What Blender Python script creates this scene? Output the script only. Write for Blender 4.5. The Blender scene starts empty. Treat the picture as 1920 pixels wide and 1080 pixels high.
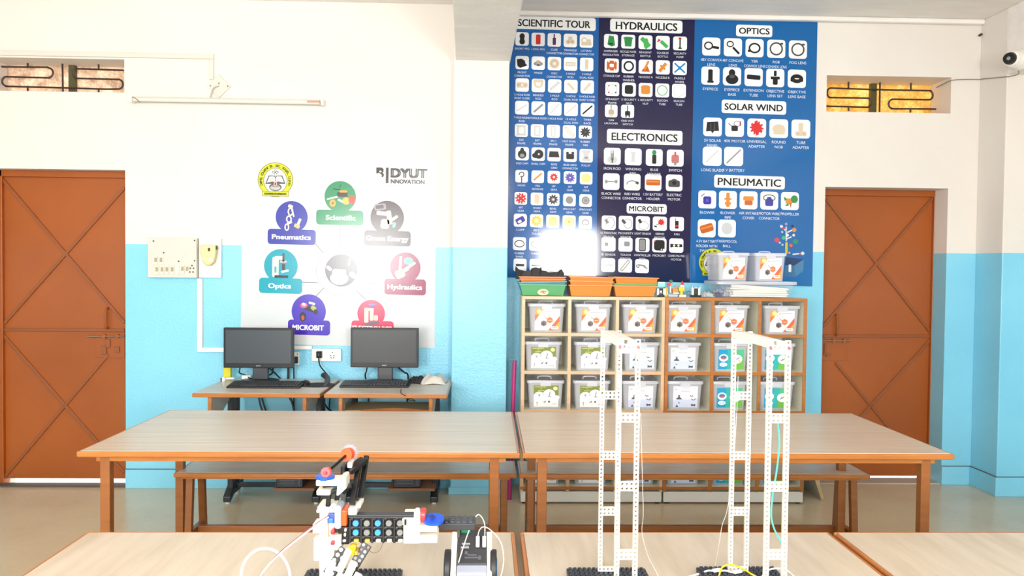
import bpy, bmesh, math, random
from mathutils import Vector, Matrix
random.seed(7)
S = bpy.context.scene
COL = S.collection
R = math.radians

# ------------------------------------------------------------------ camera
F_PX, EYE = 1500.0, 1.55
PITCH, YAW, ROLL = R(1.483), R(1.7135), R(0.584)
_fw = Vector((math.sin(YAW)*math.cos(PITCH), math.cos(YAW)*math.cos(PITCH), -math.sin(PITCH)))
_r0 = Vector((math.cos(YAW), -math.sin(YAW), 0)); _u0 = _r0.cross(_fw)
_rt = math.cos(ROLL)*_r0 + math.sin(ROLL)*_u0
_up = -math.sin(ROLL)*_r0 + math.cos(ROLL)*_u0
cam = bpy.data.cameras.new('camera'); camo = bpy.data.objects.new('camera', cam); COL.objects.link(camo)
cam.sensor_width = 36; cam.lens = F_PX/1920*36; cam.clip_start = 0.05
m = Matrix((_rt, _up, -_fw)).transposed().to_4x4(); m.translation = (0, 0, EYE)
camo.matrix_world = m; S.camera = camo

def ray(x, y): return _fw*F_PX + _rt*(x-960) - _up*(y-540)
def W(x, y, Y): d = ray(x, y); return Vector((0, 0, EYE)) + d*(Y/d.y)          # pixel -> wall plane
def Zp(x, y, z): d = ray(x, y); return Vector((0, 0, EYE)) + d*((z-EYE)/d.z)   # pixel -> level plane
def Xp(x, y, X): d = ray(x, y); return Vector((0, 0, EYE)) + d*(X/d.x)

# ------------------------------------------------------------------ light
S.view_settings.view_transform = 'Standard'; S.view_settings.look = 'None'
S.view_settings.gamma = 1; S.view_settings.use_curve_mapping = False
S.view_settings.exposure = -0.10
wd = bpy.data.worlds.new('sky'); S.world = wd; wd.use_nodes = True
bg = wd.node_tree.nodes['Background']; bg.inputs[0].default_value = (1.0, 0.98, 0.95, 1); bg.inputs[1].default_value = 4.2
REAR = -2.3
# daylight in the window openings of the wall behind the camera: (x, z, width, height, watts)
REAR_WINDOWS = [(-2.02, 1.70, 1.35, 1.15, 225), (1.37, 1.69, 1.02, 1.05, 215), (-0.40, 2.80, 1.2, 0.6, 160)]
for i, (x, z, w, h, p) in enumerate(REAR_WINDOWS):
    l = bpy.data.lights.new('window_daylight', 'AREA'); l.shape = 'RECTANGLE'; l.size = w; l.size_y = h; l.energy = p
    l.color = (1.0, 0.98, 0.965)
    o = bpy.data.objects.new('window_daylight', l); COL.objects.link(o)
    o.location = (x, REAR-0.02, z); o.rotation_euler = (R(90), 0, 0)

# ------------------------------------------------------------------ materials
def lin(h):
    if isinstance(h, str):
        h = h.lstrip('#'); c = [int(h[i:i+2], 16)/255 for i in (0, 2, 4)]
    else: c = [v/255 for v in h]
    return tuple((v/12.92 if v <= .04045 else ((v+.055)/1.055)**2.4) for v in c) + (1,)
MC = {}
def M(hexc, rough=.45, metal=0, spec=.5, bump=0, bscale=200, key=None):
    k = key or (hexc, rough, metal, spec, bump, bscale)
    if k in MC: return MC[k]
    m = bpy.data.materials.new('paint_'+str(hexc).lstrip('#')); m.use_nodes = True
    n = m.node_tree; b = n.nodes['Principled BSDF']
    b.inputs['Base Color'].default_value = lin(hexc); b.inputs['Roughness'].default_value = rough
    b.inputs['Metallic'].default_value = metal; b.inputs['Specular IOR Level'].default_value = spec
    if bump:
        g = n.nodes.new('ShaderNodeNewGeometry'); t = n.nodes.new('ShaderNodeTexNoise'); t.inputs['Scale'].default_value = bscale
        bp = n.nodes.new('ShaderNodeBump'); bp.inputs['Strength'].default_value = bump; bp.inputs['Distance'].default_value = .004
        n.links.new(g.outputs['Position'], t.inputs['Vector']); n.links.new(t.outputs[0], bp.inputs['Height'])
        n.links.new(bp.outputs[0], b.inputs['Normal'])
    MC[k] = m; return m

class NT:
    def __init__(s, name):
        s.m = bpy.data.materials.new(name); s.m.use_nodes = True; s.n = s.m.node_tree
        s.b = s.n.nodes['Principled BSDF']; s.out = s.n.nodes['Material Output']
    def add(s, t, **kw):
        d = s.n.nodes.new(t)
        for k, v in kw.items():
            if hasattr(d, k): setattr(d, k, v)
        return d
    def lk(s, a, b): s.n.links.new(a, b)
    def pos(s, scale=(1, 1, 1), rot=(0, 0, 0)):
        g = s.add('ShaderNodeNewGeometry'); mp = s.add('ShaderNodeMapping'); mp.inputs['Scale'].default_value = scale
        mp.inputs['Rotation'].default_value = rot
        s.lk(g.outputs['Position'], mp.inputs['Vector']); return mp.outputs[0]
    def noise(s, vec, scale, detail=3, rough=.5):
        t = s.add('ShaderNodeTexNoise'); t.inputs['Scale'].default_value = scale; t.inputs['Detail'].default_value = detail
        t.inputs['Roughness'].default_value = rough; s.lk(vec, t.inputs['Vector']); return t.outputs[0]
    def ramp(s, fac, stops):
        r = s.add('ShaderNodeValToRGB'); e = r.color_ramp.elements
        while len(e) < len(stops): e.new(.5)
        for i, (p, c) in enumerate(stops): e[i].position = p; e[i].color = lin(c) if isinstance(c, str) else (c, c, c, 1)
        s.lk(fac, r.inputs[0]); return r.outputs[0]
    def mix(s, fac, a, b, mode='MIX'):
        x = s.add('ShaderNodeMix'); x.data_type = 'RGBA'; x.blend_type = mode
        if isinstance(fac, float): x.inputs[0].default_value = fac
        else: s.lk(fac, x.inputs[0])
        for i, v in ((6, a), (7, b)):
            if isinstance(v, str): x.inputs[i].default_value = lin(v)
            else: s.lk(v, x.inputs[i])
        return x.outputs[2]
    def bump(s, h, strength, dist=.005):
        b = s.add('ShaderNodeBump'); b.inputs['Strength'].default_value = strength; b.inputs['Distance'].default_value = dist
        s.lk(h, b.inputs['Height']); s.lk(b.outputs[0], s.b.inputs['Normal'])

def wall_mat():
    t = NT('two_tone_wall_paint'); p = t.pos()
    sp = t.add('ShaderNodeSeparateXYZ'); t.lk(p, sp.inputs[0])
    wob = t.noise(p, 6, 2)
    ad = t.add('ShaderNodeMath', operation='MULTIPLY_ADD'); ad.inputs[1].default_value = .006
    t.lk(wob, ad.inputs[0]); t.lk(sp.outputs[2], ad.inputs[2])
    gt = t.add('ShaderNodeMath', operation='GREATER_THAN'); gt.inputs[1].default_value = 1.686; t.lk(ad.outputs[0], gt.inputs[0])
    cl = t.noise(p, 1.3, 4)
    blue = t.ramp(cl, [(.3, '#80cbe6'), (.7, '#8ed6ee')]); white = t.ramp(cl, [(.3, '#e4dcd4'), (.7, '#eae3db')])
    t.lk(t.mix(gt.outputs[0], blue, white), t.b.inputs['Base Color'])
    rr = t.add('ShaderNodeMapRange'); rr.inputs[3].default_value = .22; rr.inputs[4].default_value = .8; t.lk(gt.outputs[0], rr.inputs[0])
    t.lk(rr.outputs[0], t.b.inputs['Roughness'])
    n1 = t.noise(p, 75, 4, .6); st = t.add('ShaderNodeMapRange'); st.inputs[3].default_value = .42; st.inputs[4].default_value = .08
    t.lk(gt.outputs[0], st.inputs[0])
    t.bump(n1, .2, .006); bn = [n for n in t.n.nodes if n.type == 'BUMP'][0]; t.lk(st.outputs[0], bn.inputs['Strength'])
    return t.m
WALL = wall_mat()
def plain_plaster():
    t = NT('ceiling_plaster'); p = t.pos(scale=(1, 4, 4))
    c = t.noise(p, 3, 5, .6); t.lk(t.ramp(c, [(.3, '#ece6e0'), (.7, '#f6f1ec')]), t.b.inputs['Base Color'])
    t.b.inputs['Roughness'].default_value = .7; t.bump(t.noise(t.pos(), 20, 4), .25, .01); return t.m
PLASTER = plain_plaster()
def floor_mat():
    t = NT('polished_stone_floor'); p = t.pos()
    a = t.noise(p, 2.2, 5, .6); b = t.noise(t.pos(scale=(10, 40, 1)), 3, 3)
    c = t.mix(.3, t.ramp(a, [(.3, '#cdb898'), (.7, '#dcc8a8')]), t.ramp(b, [(.3, '#c8b292'), (.7, '#e2ceaf')]))
    t.lk(c, t.b.inputs['Base Color']); t.b.inputs['Roughness'].default_value = .24
    t.bump(t.noise(p, 14, 3), .05, .004); return t.m
FLOOR = floor_mat()
def laminate(name, scale, rot=(0, 0, 0), c=('#bdae9b', '#cabca9', '#d3c7b6'), rough=.33):
    t = NT(name); p = t.pos(scale, rot)
    a = t.noise(p, 1.0, 5, .6)
    t.lk(t.ramp(a, [(.32, c[0]), (.5, c[1]), (.68, c[2])]), t.b.inputs['Base Color'])
    t.b.inputs['Roughness'].default_value = rough; return t.m
LAM_X = laminate('beige_laminate_crosswise', (1.6, 45, 45), c=('#cbbaa6', '#d6c5b2', '#dfd0be'))
LAM_Y = laminate('beige_laminate_lengthwise', (16, 1.5, 16), (0, 0, R(12)), c=('#beae99', '#cabca8', '#d3c6b4'))
LAM_C = laminate('cream_cell_laminate', (3, 3, 12), c=('#e8e4ca', '#efebd6', '#f3f0de'))
LAM_G = laminate('grey_laminate', (4, 20, 20), c=('#bdb4a8', '#c8bfb3', '#d0c7bc'))
def wood(name, c, rough=.3):
    t = NT(name); a = t.noise(t.pos((4, 4, 40)), 1.2, 4, .6)
    t.lk(t.ramp(a, [(.3, c[0]), (.7, c[1])]), t.b.inputs['Base Color']); t.b.inputs['Roughness'].default_value = rough; return t.m
OR_TRIM = wood('orange_brown_trim', ('#a8642a', '#bc7636'), .28)
OR_LEG = wood('brown_painted_steel', ('#8c5222', '#9c5e2c'), .35)
GLARE_TRIM = wood('glare_paled_trim', ('#d6ab84', '#e2bb96'), .3)  # the orange-brown trim again, with glare put into its colour
def door_mat():
    t = NT('orange_brown_door_paint'); p = t.pos(); a = t.noise(p, 1.6, 4)
    t.lk(t.ramp(a, [(.3, '#9a4c10'), (.7, '#a8561a')]), t.b.inputs['Base Color']); t.b.inputs['Roughness'].default_value = .36
    t.bump(t.noise(p, 3, 2), .06, .02); return t.m
DOOR = door_mat()
BRACE = M('#8f4d22', .4)
def plastic_clear(name, tint, a=.5, rough=.14):
    t = NT(name); t.b.inputs['Base Color'].default_value = lin(tint); t.b.inputs['Roughness'].default_value = rough
    tr = t.add('ShaderNodeBsdfTransparent'); tr.inputs[0].default_value = (.99, .99, 1, 1)
    mx = t.add('ShaderNodeMixShader'); mx.inputs[0].default_value = a
    t.lk(tr.outputs[0], mx.inputs[1]); t.lk(t.b.outputs[0], mx.inputs[2]); t.lk(mx.outputs[0], t.out.inputs[0]); return t.m
TUB = plastic_clear('clear_tub_plastic', '#f8f8ff', .46)
TUBC = plastic_clear('clearer_tub_plastic', '#f0f0fa', .16)
TUBLID = plastic_clear('cloudy_lid_plastic', '#f2f2fa', .5, .2)
CLEAR = plastic_clear('clear_tubing', '#e8e4e8', .42, .1)
def vent_glass(name, c):
    t = NT(name); v = t.add('ShaderNodeTexVoronoi'); v.inputs['Scale'].default_value = 60; t.lk(t.pos(), v.inputs['Vector'])
    n = t.noise(t.pos(), 9, 4, .7)
    col = t.mix(.35, t.ramp(n, [(.35, c[0]), (.55, c[1]), (.7, c[2])]), t.ramp(v.outputs[0], [(.1, c[2]), (.6, c[0])]))
    tl = t.add('ShaderNodeBsdfTranslucent'); t.lk(col, tl.inputs[0]); t.b.inputs['Roughness'].default_value = .3; t.lk(col, t.b.inputs['Base Color'])
    mx = t.add('ShaderNodeMixShader'); mx.inputs[0].default_value = .3
    t.lk(tl.outputs[0], mx.inputs[1]); t.lk(t.b.outputs[0], mx.inputs[2]); t.lk(mx.outputs[0], t.out.inputs[0]); return t.m
WHITE_P = M('#f2ede2', .35); BLACK_P = M('#111113', .35, spec=.4); OFFWHITE = M('#e6e2d8', .5)
WHITE_K = M('#efeadd', .3)      # white construction-kit plastic
BLACK_K = M('#0d0d0f', .34, spec=.35); BLUE_K = M('#1a4fc4', .3); RED_K = M('#e2383a', .3); ORANGE_K = M('#f0521a', .3); YELLOW_K = M('#f2c818', .3)
GREY_K = M('#b4bac4', .35); DKGREY = M('#2a2b2f', .4, spec=.35); PEG_BLUE = M('#2f86d8', .3); PEG_GREY = M('#6d6d69', .4); NAVY_K = M('#3b4a9c', .35)

# ------------------------------------------------------------------ mesh builder
ORG = {}
class MB:
    def __init__(s): s.v = []; s.f = []; s.fm = []; s.k = 0
    def add(s, vs, fs, k=None):
        o = len(s.v); s.v += [Vector(v) for v in vs]; k = s.k if k is None else k
        for f in fs: s.f.append([o+i for i in f]); s.fm.append(k)
        return s
    def box(s, a, b, k=None):
        x0, y0, z0 = [min(a[i], b[i]) for i in range(3)]; x1, y1, z1 = [max(a[i], b[i]) for i in range(3)]
        return s.add([(x0, y0, z0), (x1, y0, z0), (x1, y1, z0), (x0, y1, z0), (x0, y0, z1), (x1, y0, z1), (x1, y1, z1), (x0, y1, z1)],
                     [(0, 3, 2, 1), (4, 5, 6, 7), (0, 1, 5, 4), (1, 2, 6, 5), (2, 3, 7, 6), (3, 0, 4, 7)], k)
    def cbox(s, c, d, k=None, rot=None):
        n = len(s.v); s.box([-v/2 for v in d], [v/2 for v in d], k)
        for i in range(n, len(s.v)):
            v = s.v[i]; v = rot @ v if rot else v; s.v[i] = v + Vector(c)
        return s
    def bar(s, p, q, w, d, k=None, upv=(0, 0, 1)):
        p, q = Vector(p), Vector(q); ax = (q-p); L = ax.length; ax.normalize()
        u = Vector(upv); sx = ax.cross(u)
        if sx.length < 1e-4: sx = ax.cross(Vector((1, 0, 0)))
        sx.normalize(); uu = sx.cross(ax).normalized()
        return s.cbox((p+q)/2, (L, w, d), k, Matrix((ax, sx, uu)).transposed())
    def cyl(s, p, q, r, r2=None, n=14, k=None, caps=True):
        p, q = Vector(p), Vector(q); r2 = r if r2 is None else r2
        ax = (q-p).normalized(); a = ax.cross(Vector((0, 0, 1)) if abs(ax.z) < .9 else Vector((1, 0, 0))).normalized(); b = ax.cross(a)
        vs = []
        for c, rr in ((p, r), (q, r2)):
            vs += [c + (a*math.cos(2*math.pi*i/n) + b*math.sin(2*math.pi*i/n))*rr for i in range(n)]
        fs = [(i, (i+1) % n, n+(i+1) % n, n+i) for i in range(n)]
        if caps: fs += [tuple(range(n))[::-1], tuple(range(n, 2*n))]
        return s.add(vs, fs, k)
    def ring(s, c, ax, R0, r, n=28, m=8, k=None, sy=1.0):
        ax = Vector(ax).normalized(); a = ax.cross(Vector((0, 0, 1)) if abs(ax.z) < .9 else Vector((1, 0, 0))).normalized(); b = ax.cross(a)
        vs = []
        for i in range(n):
            t = 2*math.pi*i/n; d = a*math.cos(t)+b*math.sin(t)*sy
            for j in range(m):
                u = 2*math.pi*j/m; vs.append(Vector(c)+d*(R0+r*math.cos(u))+ax*r*math.sin(u))
        return s.add(vs, [(i*m+j, ((i+1) % n)*m+j, ((i+1) % n)*m+(j+1) % m, i*m+(j+1) % m) for i in range(n) for j in range(m)], k)
    def tube(s, pts, r, n=7, k=None, sub=6):
        P = [Vector(p) for p in pts]; C = []
        if len(P) > 2:
            Q = [P[0]*2-P[1]]+P+[P[-1]*2-P[-2]]
            for i in range(1, len(Q)-2):
                a, b, c, d = Q[i-1:i+3]
                for j in range(sub):
                    t = j/sub; C.append(.5*((2*b)+(c-a)*t+(2*a-5*b+4*c-d)*t*t+(3*b-a-3*c+d)*t**3))
            C.append(P[-1])
        else: C = P
        vs = []; pa = None
        for i, c in enumerate(C):
            ax = (C[min(i+1, len(C)-1)]-C[max(i-1, 0)]).normalized()
            if pa is None: a = ax.cross(Vector((.3, .1, 1))).normalized()
            else: a = (pa-ax*pa.dot(ax)).normalized()
            pa = a; b = ax.cross(a)
            vs += [c+(a*math.cos(2*math.pi*j/n)+b*math.sin(2*math.pi*j/n))*r for j in range(n)]
        L = len(C); fs = [(i*n+j, i*n+(j+1) % n, (i+1)*n+(j+1) % n, (i+1)*n+j) for i in range(L-1) for j in range(n)]
        fs += [tuple(range(n))[::-1], tuple(range((L-1)*n, L*n))]
        return s.add(vs, fs, k)
    def prism(s, pts, off, k=None):      # polygon (3D points) swept by vector off
        n = len(pts); off = Vector(off); vs = [Vector(p) for p in pts]+[Vector(p)+off for p in pts]
        return s.add(vs, [tuple(range(n))[::-1], tuple(range(n, 2*n))]+[(i, (i+1) % n, n+(i+1) % n, n+i) for i in range(n)], k)
    def loft(s, loops, k=None, caps=(True, True)):
        n = len(loops[0]); vs = [p for l in loops for p in l]
        fs = [(i*n+j, i*n+(j+1) % n, (i+1)*n+(j+1) % n, (i+1)*n+j) for i in range(len(loops)-1) for j in range(n)]
        if caps[0]: fs.append(tuple(range(n))[::-1])
        if caps[1]: fs.append(tuple(range((len(loops)-1)*n, len(loops)*n)))
        return s.add(vs, fs, k)
    def sphere(s, c, r, n=14, m=9, k=None, sc=(1, 1, 1)):
        loops = []
        for i in range(m+1):
            t = math.pi*(i+.001)/(m+.002)
            loops.append([Vector(c)+Vector((r*sc[0]*math.sin(t)*math.cos(2*math.pi*j/n), r*sc[1]*math.sin(t)*math.sin(2*math.pi*j/n), r*sc[2]*math.cos(t))) for j in range(n)])
        return s.loft(loops, k)
    def perf(s, o, ux, uz, cells, pitch, th, rh=.31, k=None):   # perforated plate: cells on a grid, an octagonal hole in each
        o = Vector(o); ux = Vector(ux).normalized(); uz = Vector(uz).normalized(); nn = ux.cross(uz); cs = set(cells)
        sq = [(-.5, -.5), (0, -.5), (.5, -.5), (.5, 0), (.5, .5), (0, .5), (-.5, .5), (-.5, 0)]
        for (i, j) in cells:
            c = o+ux*(i*pitch)+uz*(j*pitch); vs = []
            for dd in (-th/2, th/2):
                vs += [c+ux*(a*pitch)+uz*(b*pitch)+nn*dd for a, b in sq]
                vs += [c+(ux*math.cos(R(225+45*q))+uz*math.sin(R(225+45*q)))*(rh*pitch)+nn*dd for q in range(8)]
            fs = []
            for q in range(8):
                r = (q+1) % 8
                fs += [(q, 8+q, 8+r, r), (16+q, 16+r, 24+r, 24+q), (8+q, 24+q, 24+r, 8+r)]
            for (di, dj, ed) in ((0, -1, (0, 1, 2)), (1, 0, (2, 3, 4)), (0, 1, (4, 5, 6)), (-1, 0, (6, 7, 0))):
                if (i+di, j+dj) not in cs:
                    fs += [(ed[0], ed[1], 16+ed[1], 16+ed[0]), (ed[1], ed[2], 16+ed[2], 16+ed[1])]
            s.add(vs, fs, k)
        return s
    def build(s, name, mats, parent=None, label=None, cat=None, group=None, kind=None, bevel=0, smooth=False, origin=None):
        if not isinstance(mats, (list, tuple)): mats = [mats]
        if parent is not None: o0 = ORG[parent.name]
        elif origin is not None: o0 = Vector(origin)
        elif kind == 'structure' or not s.v: o0 = Vector((0, 0, 0))
        else:
            xs = [v.x for v in s.v]; ys = [v.y for v in s.v]; o0 = Vector(((min(xs)+max(xs))/2, (min(ys)+max(ys))/2, min(v.z for v in s.v)))
        me = bpy.data.meshes.new(name); me.from_pydata([v-o0 for v in s.v], [], s.f)
        for m in mats: me.materials.append(m)
        me.polygons.foreach_set('material_index', s.fm)
        if smooth is True: me.polygons.foreach_set('use_smooth', [True]*len(s.f))
        me.update()
        bm = bmesh.new(); bm.from_mesh(me)
        if not getattr(s, 'flat', False): bmesh.ops.recalc_face_normals(bm, faces=bm.faces)
        bm.to_mesh(me); bm.free()
        if smooth is True and hasattr(me, 'set_sharp_from_angle'): me.set_sharp_from_angle(angle=R(40))
        ob = bpy.data.objects.new(name, me); COL.objects.link(ob)
        if parent is not None: ob.parent = parent
        else: ob.location = o0
        ORG[ob.name] = o0
        if bevel:
            bv = ob.modifiers.new('bevel', 'BEVEL'); bv.width = bevel; bv.segments = 2; bv.limit_method = 'ANGLE'; bv.angle_limit = R(50)
        if label: ob['label'] = label
        if cat: ob['category'] = cat
        if group: ob['group'] = group
        if kind: ob['kind'] = kind
        return ob

def T(name, label, cat, loc, group=None, kind=None):
    o = bpy.data.objects.new(name, None); COL.objects.link(o); o.location = loc; o.empty_display_size = .05
    if label: o['label'] = label
    if cat: o['category'] = cat
    if group: o['group'] = group
    if kind: o['kind'] = kind
    ORG[o.name] = Vector(loc); return o
def dup(src, loc, label=None, rz=0):
    def rec(o, par):
        c = o.copy(); COL.objects.link(c); ORG[c.name] = ORG.get(o.name, Vector())
        if par: c.parent = par
        for ch in list(o.children): rec(ch, c)
        return c
    r = rec(src, None); r.location = loc; r.rotation_euler = (0, 0, rz)
    if label: r['label'] = label
    ORG[r.name] = Vector(loc); return r

# ------------------------------------------------------------------ printing (lettering and pictures on real sheets)
TC = {}
def text2d(st, bold=0.0):
    k = st
    if k in TC: return TC[k]
    cu = bpy.data.curves.new('t', 'FONT'); cu.body = st; cu.size = 1; cu.resolution_u = 3; cu.fill_mode = 'BOTH'
    ob = bpy.data.objects.new('t', cu); COL.objects.link(ob)
    dg = bpy.context.evaluated_depsgraph_get(); ev = ob.evaluated_get(dg); me = ev.to_mesh()
    vs = [(v.co.x, v.co.y) for v in me.vertices]; fs = [list(p.vertices) for p in me.polygons]
    ev.to_mesh_clear(); bpy.data.objects.remove(ob); bpy.data.curves.remove(cu)
    x0 = min(v[0] for v in vs); x1 = max(v[0] for v in vs)
    TC[k] = ([(v[0]-x0, v[1]) for v in vs], fs, x1-x0); return TC[k]
class Print:
    """flat print; fn(u, v, layer) -> 3D point, v grows downwards."""
    def __init__(s, fn, slope=0.0): s.fn = fn; s.mb = MB(); s.mb.flat = False; s.mats = []; s.sl = slope; s.z = 1
    def mi(s, m):
        if m not in s.mats: s.mats.append(m)
        return s.mats.index(m)
    def poly(s, pts, m, z=None):
        z = s.z if z is None else z
        s.mb.add([s.fn(x, y, z) for x, y in pts], [tuple(range(len(pts)))], s.mi(m))
    def loc(s, cx, cy, pts): return [(cx+x-s.sl*y*.5, cy+y+s.sl*x) for x, y in pts]
    def rrect(s, cx, cy, w, h, r, m, z=None, ang=0):
        r = min(r, w/2-1e-6, h/2-1e-6); P = []
        for sx, sy, a0 in ((1, -1, -90), (1, 1, 0), (-1, 1, 90), (-1, -1, 180)):
            for q in range(5):
                a = R(a0+22.5*q); P.append((sx*(w/2-r)+r*math.cos(a), sy*(h/2-r)+r*math.sin(a)))
        if ang:
            c, n = math.cos(R(ang)), math.sin(R(ang)); P = [(x*c-y*n, x*n+y*c) for x, y in P]
        s.poly(s.loc(cx, cy, P), m, z)
    def ell(s, cx, cy, rx, ry, m, z=None, n=28, a0=0, a1=360):
        P = [(rx*math.cos(R(a0+(a1-a0)*i/n)), ry*math.sin(R(a0+(a1-a0)*i/n))) for i in range(n if a1-a0 == 360 else n+1)]
        s.poly(s.loc(cx, cy, P), m, z)
    def ann(s, cx, cy, rx, ry, t, m, z=None, n=28, a0=0, a1=360):
        z = s.z if z is None else z; k = s.mi(m)
        for i in range(n):
            a, b = R(a0+(a1-a0)*i/n), R(a0+(a1-a0)*(i+1)/n)
            P = [(rx*math.cos(a), ry*math.sin(a)), (rx*math.cos(b), ry*math.sin(b)), ((rx-t)*math.cos(b), (ry-t)*math.sin(b)), ((rx-t)*math.cos(a), (ry-t)*math.sin(a))]
            s.mb.add([s.fn(x, y, z) for x, y in s.loc(cx, cy, P)], [(0, 1, 2, 3)], k)
    def line(s, x0, y0, x1, y1, w, m, z=None):
        d = math.hypot(x1-x0, y1-y0); nx, ny = -(y1-y0)/d*w/2, (x1-x0)/d*w/2
        s.poly([(x0+nx, y0+ny), (x1+nx, y1+ny), (x1-nx, y1-ny), (x0-nx, y0-ny)], m, z)
    def text(s, st, cx, cy, h, m, z=None, w=None, bold=.02, ang=None):   # h = capital height, centred
        z = s.z if z is None else z; vs, fs, tw = text2d(st, bold); sc = h/.72; sx = sc if w is None else (w-2.2*bold*sc)/tw
        P = [((x-tw/2)*sx, -(y-.36)*sc) for x, y in vs]
        if ang is not None:
            c, n = math.cos(ang), math.sin(ang); P = [(x*c-y*n, x*n+y*c) for x, y in P]
        k = bold*sc*1.1
        for q, (dx, dy) in enumerate(((0, 0),) if bold < .005 else ((-k, -k*.5), (k, -k*.5), (-k, k*.5), (k, k*.5))):
            s.mb.add([s.fn(x, y, z+.25*q) for x, y in s.loc(cx, cy, [(a+dx, b+dy) for a, b in P])], fs, s.mi(m))
    def build(s, name, parent, **kw): return s.mb.build(name, s.mats, parent, **kw)

exec_order = 'room'
# ================================================================== ROOM
YL, YP, YR = 5.56, 5.42, 5.69           # left wall, pillar face, right wall
ZC = 3.352                               # ceiling
XL, XR = -4.05, 4.0
PX0, PX1 = -0.245, 0.13                  # pillar
def wall_grid(x0, x1, z0, z1, ya, yb, holes):
    mb = MB(); xs = sorted({x0, x1}|{h[0] for h in holes}|{h[1] for h in holes}); zs = sorted({z0, z1}|{h[2] for h in holes}|{h[3] for h in holes})
    for i in range(len(xs)-1):
        for j in range(len(zs)-1):
            cx, cz = (xs[i]+xs[i+1])/2, (zs[j]+zs[j+1])/2
            if any(h[0] < cx < h[1] and h[2] < cz < h[3] for h in holes): continue
            mb.box((xs[i], ya, zs[j]), (xs[i+1], yb, zs[j+1]))
    return mb
D1X0, D1X1, D1Z = -3.40, -2.485, 2.187
D2X0, D2X1, D2Z = 2.413, 3.309, 2.150
V1 = (-3.40, -2.490, 2.712, 2.937); V2 = (2.408, 3.313, 2.688, 2.946)
wall_grid(XL-.3, PX0, 0, ZC, YL, YL+.28, [(D1X0, D1X1, 0, D1Z), V1]).build('wall_back_left', WALL, kind='structure')
wall_grid(PX1, XR+.3, 0, ZC, YR, YR+.28, [(D2X0, D2X1, 0, D2Z), V2]).build('wall_back_right', WALL, kind='structure')
MB().box((PX0, YP, 0), (PX1, YR+.28, ZC)).build('trim_1', WALL, kind='structure', bevel=.006)
MB().box((3.524, 5.39, 0), (XR, YR, ZC)).build('trim_2', WALL, kind='structure', bevel=.006)
MB().box((XL-.3, REAR-.2, -.1), (XR+.3, YR+.28, 0)).build('floor', FLOOR, kind='structure')
MB().box((XL-.3, REAR-.2, ZC), (XR+.3, YR+.28, ZC+.15)).build('ceiling', PLASTER, kind='structure')
MB().box((XL-.3, REAR, 0), (XL, YL, ZC)).build('wall_left', WALL, kind='structure')
MB().box((XR, REAR, 0), (XR+.3, YR, ZC)).build('wall_right', WALL, kind='structure')
wall_grid(XL, XR, 0, ZC, REAR-.2, REAR, [(x-w/2, x+w/2, z-h/2, z+h/2) for x, z, w, h, p in REAR_WINDOWS]).build('wall_rear', WALL, kind='structure')
# beam over the pillar, running towards the camera (bottom outline skewed a little), and the beam on the right
zb = 2.937
mb = MB(); mb.prism([(PX0+.005, YR, zb), (PX1, YR, zb), (.168, 4.19, zb), (.40, REAR, zb), (.02, REAR, zb), (-.198, 4.215, zb)], (0, 0, ZC-zb)); mb.build('beam', PLASTER, kind='structure', bevel=.006)
MB().box((3.524, REAR, 2.898), (XR, 5.391, ZC)).build('beam', PLASTER, kind='structure', bevel=.006)
MB().box((PX1, YR-.05, ZC-.035), (3.524, YR, ZC)).build('trim_3', PLASTER, kind='structure', bevel=.012)
# painted skirting ledges
def skirt(a, b, n):
    o = MB().box(a, b).build(n, WALL, kind='structure', bevel=.004)
    if b[2] > .1: MB().box((a[0], a[1]-.0008, b[2]-.001), (b[0], b[1], b[2]+.003)).build('crack_line', M('#5f6a68', .8), o)
skirt((D1X1, YL-.012, 0), (PX0, YL, .132), 'baseboard_left')
skirt((PX0-.012, YP-.012, 0), (PX1+.012, YR, .05), 'baseboard_pillar')
skirt((D2X1, YR-.012, 0), (3.512, YR, .136), 'baseboard_right')
skirt((3.512, 5.378, 0), (XR, YR, .136), 'baseboard_corner')
skirt((PX1, YR-.012, 0), (D2X0, YR, .134), 'baseboard_middle')
# ground outside the doors
MB().box((XL-3, YR+.3, -.12), (XR+3, YR+9, -.03)).build('ground', M('#d8d2c4', .8), kind='structure')

# rear windows: steel frames in the openings behind the camera
for i, (x, z, w, h, p) in enumerate(REAR_WINDOWS):
    f = MB(); t = .035
    for a, b in (((x-w/2, z-h/2), (x-w/2+t, z+h/2)), ((x+w/2-t, z-h/2), (x+w/2, z+h/2)), ((x-w/2, z-h/2), (x+w/2, z-h/2+t)), ((x-w/2, z+h/2-t), (x+w/2, z+h/2))):
        f.box((a[0], REAR-.012, a[1]), (b[0], REAR+.02, b[1]))
    f.build('window_%d' % (i+3), M('#8a8478', .5), kind='structure')

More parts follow.
